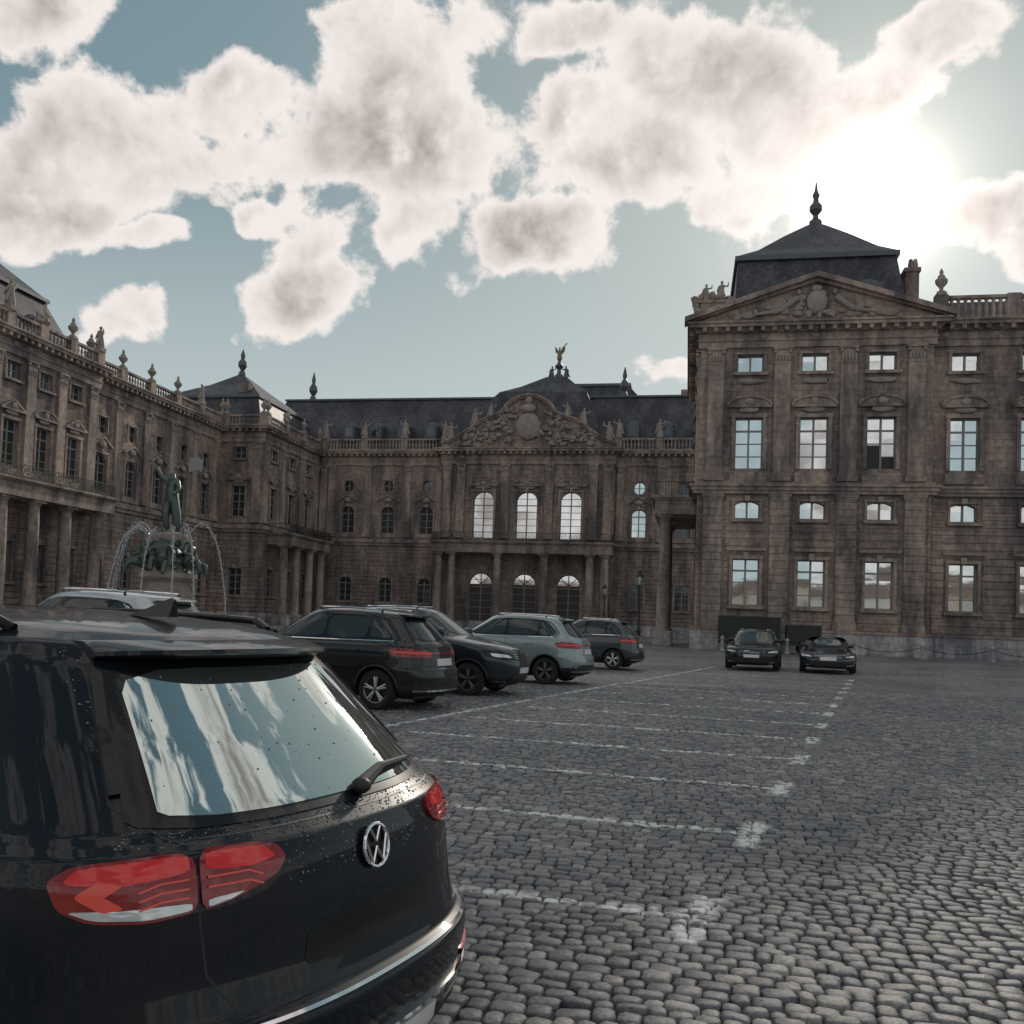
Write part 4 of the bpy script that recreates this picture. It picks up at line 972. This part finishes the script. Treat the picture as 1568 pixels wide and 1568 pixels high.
# ================================================================== FOUNTAIN
def skinfig(name,J,E_,rad,m,par,root=0):
    me=bpy.data.meshes.new(name); me.from_pydata(J,E_,[]); o=bpy.data.objects.new(name,me); sc.collection.objects.link(o)
    md=o.modifiers.new('s','SKIN')
    for i,r_ in enumerate(rad):
        me.skin_vertices[0].data[i].radius=(r_,r_)
    me.skin_vertices[0].data[root].use_root=True
    o.modifiers.new('u','SUBSURF').levels=1
    dg=bpy.context.evaluated_depsgraph_get(); m2=bpy.data.meshes.new_from_object(o.evaluated_get(dg)); o.modifiers.clear(); o.data=m2
    m2.materials.clear(); m2.materials.append(m); m2.polygons.foreach_set('use_smooth',[True]*len(m2.polygons)); o.parent=par; return o
fx,fy=-32.4,52.8
fo=empty('fountain',(fx,fy,0))
mb=MB()
mb.lathe([(4.4,0),(4.4,.2),(4.1,.25),(4.0,.9),(4.3,1.0),(4.3,1.15),(3.8,1.15),(3.7,.6)],0,0,0,'plinth',40)
mb.lathe([(2.0,.3),(1.9,1.6),(1.5,1.8),(1.4,3.2),(1.8,3.4),(1.75,3.7),(1.1,3.8),(.8,5.2),(1.15,5.9),(1.1,6.2),(.6,6.3)],0,0,0,'carve',14)
mb.lathe([(.3,0),(1.0,.4),(1.9,.7),(2.0,.8),(1.8,.8),(.9,.55)],0,0,2.6,'carve',20)
for i in range(30):
    a=i*.8; mb.blob(((1.3-.02*i)*math.cos(a),(1.3-.02*i)*math.sin(a),3.6+.09*i),(.3,.3,.32),'bronze',8,5,.3)
M['water']=mat('water',(.3,.36,.36),.05,.2,.1,2,.3,4)
mb.lathe([(3.75,0),(3.7,.05)],0,0,.75,'water',40)
mb.build('basin_and_pedestal',fo,40)
def fig(name,base,scale,rot,pose,m='bronze'):
    if pose=='stand':
        J=[(0,0,1.0),(0,0,1.3),(0,0,1.5),(0,0,1.58),(0,0,1.75),(.2,0,1.46),(.42,.05,1.65),(.62,.1,1.95),(-.2,0,1.46),(-.35,.05,1.2),(-.3,.28,1.05),(.1,0,.95),(.14,.08,.5),(.12,0,.06),(-.1,0,.95),(-.16,-.06,.5),(-.2,-.1,.06)]
        rad=[.18,.15,.18,.07,.12,.09,.065,.05,.09,.065,.05,.15,.13,.10,.15,.13,.10]
    else:
        J=[(0,0,.25),(0,-.02,.6),(0,.03,.85),(0,.06,.93),(0,.1,1.1),(.2,.03,.82),(.42,.12,.6),(.4,.4,.55),(-.2,.03,.82),(-.38,-.05,.55),(-.45,.05,.25),(.1,.05,.22),(.2,.5,.4),(.18,.6,-.05),(-.1,.05,.22),(-.25,.48,.28),(-.2,.6,-.15)]
        rad=[.19,.16,.18,.07,.12,.09,.06,.05,.09,.06,.05,.13,.10,.07,.13,.10,.07]
    E_=[(0,1),(1,2),(2,3),(3,4),(2,5),(5,6),(6,7),(2,8),(8,9),(9,10),(0,11),(11,12),(12,13),(0,14),(14,15),(15,16)]
    c,s_=math.cos(rot),math.sin(rot)
    J=[(base[0]+scale*(x*c-y*s_),base[1]+scale*(x*s_+y*c),base[2]+scale*z) for x,y,z in J]
    return skinfig(name,J,E_,[r_*scale for r_ in rad],M[m],fo)
fig('crowning_figure',(0,0,6.3),2.2,math.pi-.3,'stand')
for i,a in enumerate((-1.3,-2.6,-.1,1.6)): fig('seated_figure_%d'%(i+1),(1.45*math.cos(a),1.45*math.sin(a),3.8),1.9,a-math.pi/2,'sit')
mb=MB()
mb.limb((1.0,-.2,6.2),(1.3,-.3,11.1),.05,.04,'bronze'); 
mb.poly_prism([(1.27,10.1),(1.9,10.25),(2.15,10.1),(2.2,10.85),(1.85,11.05),(1.28,11.0)],-.33,-.29,'frame')
mb.limb((-.15,.1,9.1),(-.6,.5,6.5),.35,.15,'bronze',8); mb.limb((.1,.1,8.5),(.35,.3,6.3),.3,.22,'bronze',8)
mb.build('drapery_and_banner',fo,40)
m,nt,p=newmat('water_jet'); p.inputs['Base Color'].default_value=(.6,.63,.65,1); p.inputs['Roughness'].default_value=.2; p.inputs['Transmission Weight'].default_value=.3; M['jet']=m
mb=MB()
for i,(a,rr_,hh) in enumerate([(0.1,3.2,6.9),(3.1,3.2,6.9),(-.5,2.5,6.7),(3.8,2.6,6.6),(1.6,2.6,6.6),(-1.57,2.3,6.3),(-2.2,3.1,6.4),(-.95,3.1,6.4)]):
    pts=[]
    for t in np.linspace(0,1,28):
        r_=.7+rr_*(1-(1-t)**1.5); z=5.0+(hh-5.0)*(1-((t-.32)/.32)**2) if t<.5 else None
        if z is None:
            z5=5.0+(hh-5.0)*(1-(.18/.32)**2); z=z5-(z5-.8)*((t-.5)/.5)**1.35
        pts.append((r_*math.cos(a),r_*math.sin(a),z+random.uniform(-.02,.02)))
    for j,(p0,p1) in enumerate(zip(pts[:-1],pts[1:])):
        mb.limb(p0,p1,.045 if j<10 else .03,.035,'jet',5)
        if j>6:
            for _ in range(5): mb.blob((p0[0]+random.gauss(0,.07),p0[1]+random.gauss(0,.07),p0[2]+random.gauss(0,.12)),(.03,.03,.045),'jet',5,4,.1)
mb.build('water_jets',fo,40)
# ================================================================== STREET LAMP, BOLLARDS, TRAILER
def lamp(x,y):
    e_=empty('street_lamp',(x,y,0)); mb=MB()
    mb.lathe([(.28,0),(.28,.25),(.18,.35),(.16,.9),(.2,1.0),(.09,1.15),(.075,2.4),(.11,2.5),(.07,2.6),(.055,4.2),(.1,4.3)],0,0,0,'iron',12)
    mb.lathe([(.12,0),(.26,.55),(.26,.56)],0,0,4.32,'clear',6); mb.lathe([(.3,0),(.28,.05),(.12,.28),(.1,.35),(.03,.5)],0,0,4.88,'iron',6)
    for s_ in(-1,1): mb.limb((0,0,4.1),(s_*.35,0,4.15),.025,.02,'iron')
    for i in range(6):
        a=math.pi/3*i; mb.limb((.12*math.cos(a),.12*math.sin(a),4.32),(.27*math.cos(a),.27*math.sin(a),4.9),.015,.015,'iron',5)
    mb.build('post_and_lantern',e_,40)
lamp(-3.4,66); lamp(-8.2,92)
bx=[2.2+i*3.9 for i in range(8)]
ch=empty('chain_bollards',(0,58.6,0)); mb=MB()
for i,x in enumerate(bx):
    mb.lathe([(.16,0),(.16,.1),(.11,.15),(.10,.75),(.14,.8),(.12,.9),(.04,.98)],x,0,0,'plinth',10)
    if i: 
        x0=bx[i-1]; pts=[(x0+(x-x0)*t,0,.72-.35*(1-(2*t-1)**2)) for t in np.linspace(0,1,14)]; mb.tube(pts,.022,'iron',5)
mb.build('posts_and_chains',ch,40)
tr=empty('cargo_trailer',(3.9,60.4,0)); mb=MB()
mb.box(-1.9,1.9,-.6,.7,.75,2.15,'blk'); mb.box(-1.95,1.95,-.65,.75,2.152,2.25,'iron'); mb.box(2.3,4.4,-.5,.6,.7,1.8,'blk'); mb.box(1.9,2.3,-.05,.05,.7,.8,'iron')
for i in range(9): mb.box(-1.9+i*.45,-1.86+i*.45,-.63,-.6,.8,2.1,'iron')
for x in(-1,.9,3.3):
    for s_ in(-1,1): wheel(mb,x,s_*.75,.33,s_,'rimd')
mb.box(-1.9,4.4,-.4,.5,.5,.68,'iron')
mb.build('body',tr,35)
# ================================================================== WORLD
SAZ,SEL=R(10.4),R(23.9)
w=bpy.data.worlds.new('World'); sc.world=w; w.use_nodes=True; nt=w.node_tree; N=nt.nodes; L=nt.links; N.clear()
out=N.new('ShaderNodeOutputWorld'); bg=N.new('ShaderNodeBackground'); bg.inputs[1].default_value=.12; L.new(bg.outputs[0],out.inputs[0])
sky=N.new('ShaderNodeTexSky'); sky.sky_type='NISHITA'; sky.sun_disc=False; sky.sun_elevation=SEL; sky.sun_rotation=SAZ; sky.air_density=1.0; sky.dust_density=.6; sky.ozone_density=1.5
tc=N.new('ShaderNodeTexCoord'); nz=N.new('ShaderNodeVectorMath'); nz.operation='NORMALIZE'; L.new(tc.outputs['Generated'],nz.inputs[0])
D=nz.outputs[0]
sd=(math.sin(SAZ)*math.cos(SEL),math.cos(SAZ)*math.cos(SEL),math.sin(SEL))
def math_(op,a,b=None,c=None,clamp=False):
    n=N.new('ShaderNodeMath'); n.operation=op; n.use_clamp=clamp
    for i,x in enumerate((a,b,c)):
        if x is None: continue
        if isinstance(x,(int,float)): n.inputs[i].default_value=x
        else: L.new(x,n.inputs[i])
    return n.outputs[0]
def ss(x,a,b,lo=0,hi=1):
    n=N.new('ShaderNodeMapRange'); n.interpolation_type='SMOOTHSTEP'; L.new(x,n.inputs[0]); n.inputs[1].default_value=a; n.inputs[2].default_value=b; n.inputs[3].default_value=lo; n.inputs[4].default_value=hi; return n.outputs[0]
def noise(vec,sc_,det,ro=.55,dist=0):
    n=N.new('ShaderNodeTexNoise'); n.inputs['Scale'].default_value=sc_; n.inputs['Detail'].default_value=det; n.inputs['Roughness'].default_value=ro; n.inputs['Distortion'].default_value=dist
    L.new(vec,n.inputs['Vector']); return n
sp=N.new('ShaderNodeSeparateXYZ'); L.new(D,sp.inputs[0])
yc=math_('MAXIMUM',sp.outputs[1],.12)
pp=math_('DIVIDE',sp.outputs[0],yc); qq=math_('DIVIDE',sp.outputs[2],yc)
wn=noise(D,7,3,.6)
cb=N.new('ShaderNodeCombineXYZ'); L.new(pp,cb.inputs[0]); L.new(qq,cb.inputs[1])
wv=N.new('ShaderNodeVectorMath'); wv.operation='MULTIPLY_ADD'; L.new(wn.outputs['Color'],wv.inputs[0]); wv.inputs[1].default_value=(.13,.13,0); L.new(cb.outputs[0],wv.inputs[2])
PQ=wv.outputs[0]
BL=[(-.82,.556,.17,.085),(-.695,.585,.13,.075),(-.565,.625,.11,.06),(-.358,.645,.11,.09),(-.322,.557,.11,.085),(-.477,.559,.15,.075),(-.647,.529,.15,.06),(-.79,.475,.10,.05),
(-.125,.566,.09,.06),(.004,.60,.13,.09),(-.065,.517,.11,.06),(.109,.535,.09,.075),(.174,.58,.06,.045),(.245,.624,.075,.04),(-.455,.454,.065,.05),(-.444,.383,.075,.05),(-.318,.448,.06,.04),
(-.186,.423,.12,.05),(-.681,.351,.07,.035),(-.66,.44,.09,.025),(-.85,.75,.12,.06),(.273,.440,.08,.035),(-.15,.674,.08,.03),(.123,.462,.055,.045),(-.52,.47,.045,.025),(.37,.415,.065,.04),(-.02,.27,.05,.02),(.06,.47,.06,.035)]
acc=None
for x,y,rx,ry in BL:
    s1=N.new('ShaderNodeVectorMath'); s1.operation='MULTIPLY_ADD'; L.new(PQ,s1.inputs[0]); s1.inputs[1].default_value=(1/rx,1/ry,0); s1.inputs[2].default_value=(-(x+.065)/rx,-(y+.065)/ry,0)
    s3=N.new('ShaderNodeVectorMath'); s3.operation='LENGTH'; L.new(s1.outputs[0],s3.inputs[0])
    v=s3.outputs['Value']
    acc=v if acc is None else math_('SMOOTH_MIN',acc,v,.2)
acc=math_('SUBTRACT',1,acc); acc=math_('MAXIMUM',acc,-1.0); acc=math_('SMOOTH_MIN',acc,.48,.3)
tov=N.new('ShaderNodeVectorMath'); tov.operation='SUBTRACT'; tov.inputs[0].default_value=sd; L.new(D,tov.inputs[1])
ton=N.new('ShaderNodeVectorMath'); ton.operation='NORMALIZE'; L.new(tov.outputs[0],ton.inputs[0])
tof=N.new('ShaderNodeVectorMath'); tof.operation='SCALE'; L.new(ton.outputs[0],tof.inputs[0]); tof.inputs['Scale'].default_value=.022
tod=N.new('ShaderNodeVectorMath'); tod.operation='ADD'; L.new(D,tod.inputs[0]); L.new(tof.outputs[0],tod.inputs[1])
n1=noise(D,12,8,.60,.15); n2=noise(tod.outputs[0],12,4,.60,.15)
front=math_('ADD',acc,math_('MULTIPLY',math_('SUBTRACT',n1.outputs['Fac'],.5),2.7))
ng=noise(D,5.5,7,.56,.2)
back=math_('MULTIPLY',math_('SUBTRACT',ng.outputs['Fac'],.50),6.5)
isf=math_('MULTIPLY',ss(sp.outputs[1],.25,.5),ss(qq,.80,.95,1,0))
mxd=N.new('ShaderNodeMix'); L.new(isf,mxd.inputs[0]); L.new(back,mxd.inputs[2]); L.new(front,mxd.inputs[3])
dens=mxd.outputs[0]
mask=ss(dens,-.12,.20)
core=ss(dens,.12,.95)
relief=math_('MULTIPLY',math_('SUBTRACT',n2.outputs['Fac'],n1.outputs['Fac']),2.6)
cs=math_('ADD',math_('MULTIPLY',core,.68),math_('MULTIPLY',relief,math_('ADD',.35,core)),clamp=True)
cm=N.new('ShaderNodeMix'); cm.data_type='RGBA'; L.new(cs,cm.inputs[0]); cm.inputs[6].default_value=(7.4,6.9,6.6,1); cm.inputs[7].default_value=(3.1,2.65,2.55,1)
dt=N.new('ShaderNodeVectorMath'); dt.operation='DOT_PRODUCT'; L.new(D,dt.inputs[0]); dt.inputs[1].default_value=sd
dv=math_('MAXIMUM',dt.outputs['Value'],0)
g1=math_('MULTIPLY',math_('POWER',dv,1300),26.0); g2=math_('MULTIPLY',math_('POWER',dv,210),4.5); g3=math_('MULTIPLY',math_('POWER',dv,14),.6)
gs=math_('ADD',math_('ADD',g1,g2),g3)
gc=N.new('ShaderNodeVectorMath'); gc.operation='SCALE'; gc.inputs[0].default_value=(1.0,.89,.78); L.new(gs,gc.inputs['Scale'])
tint=N.new('ShaderNodeMix'); tint.data_type='RGBA'; tint.blend_type='MULTIPLY'; tint.inputs[0].default_value=1; L.new(sky.outputs[0],tint.inputs[6]); tint.inputs[7].default_value=(1.35,1.55,1.20,1)
dn=N.new('ShaderNodeVectorMath'); dn.operation='MULTIPLY_ADD'; L.new(tint.outputs[2],dn.inputs[0]); dn.inputs[1].default_value=(.20,.175,.165); dn.inputs[2].default_value=(1,1,1)
dvv=N.new('ShaderNodeVectorMath'); dvv.operation='DIVIDE'; L.new(tint.outputs[2],dvv.inputs[0]); L.new(dn.outputs[0],dvv.inputs[1])
hz=N.new('ShaderNodeMix'); hz.data_type='RGBA'; L.new(ss(sp.outputs[2],.12,.46,.75,0),hz.inputs[0]); L.new(dvv.outputs[0],hz.inputs[6]); hz.inputs[7].default_value=(4.7,5.2,5.3,1)
fin=N.new('ShaderNodeMix'); fin.data_type='RGBA'; L.new(mask,fin.inputs[0]); L.new(hz.outputs[2],fin.inputs[6]); L.new(cm.outputs[2],fin.inputs[7])
ad=N.new('ShaderNodeVectorMath'); ad.operation='ADD'; L.new(fin.outputs[2],ad.inputs[0]); L.new(gc.outputs[0],ad.inputs[1])
L.new(ad.outputs[0],bg.inputs[0])
sl=bpy.data.lights.new('sun','SUN'); sl.energy=2.2; sl.angle=R(3.0); sl.color=(1,.9,.78)
so=bpy.data.objects.new('sun',sl); sc.collection.objects.link(so); so.rotation_euler=Vector(sd).to_track_quat('Z','Y').to_euler()
# ================================================================== CAMERA
cd=bpy.data.cameras.new('camera'); cam=bpy.data.objects.new('camera',cd); sc.collection.objects.link(cam)
cd.sensor_width=36; cd.lens=36*1400/1568; cd.shift_y=.068; cd.clip_end=3000; cd.clip_start=.05
cam.matrix_world=Matrix.Translation((0,0,1.6))@Matrix.Rotation(R(10.9),4,'Z')@Matrix.Rotation(R(92.3),4,'X')@Matrix.Rotation(R(2.0),4,'Z')
sc.camera=cam
sc.view_settings.view_transform='Standard'; sc.view_settings.look='None'; sc.view_settings.exposure=0
print('stones',n_)
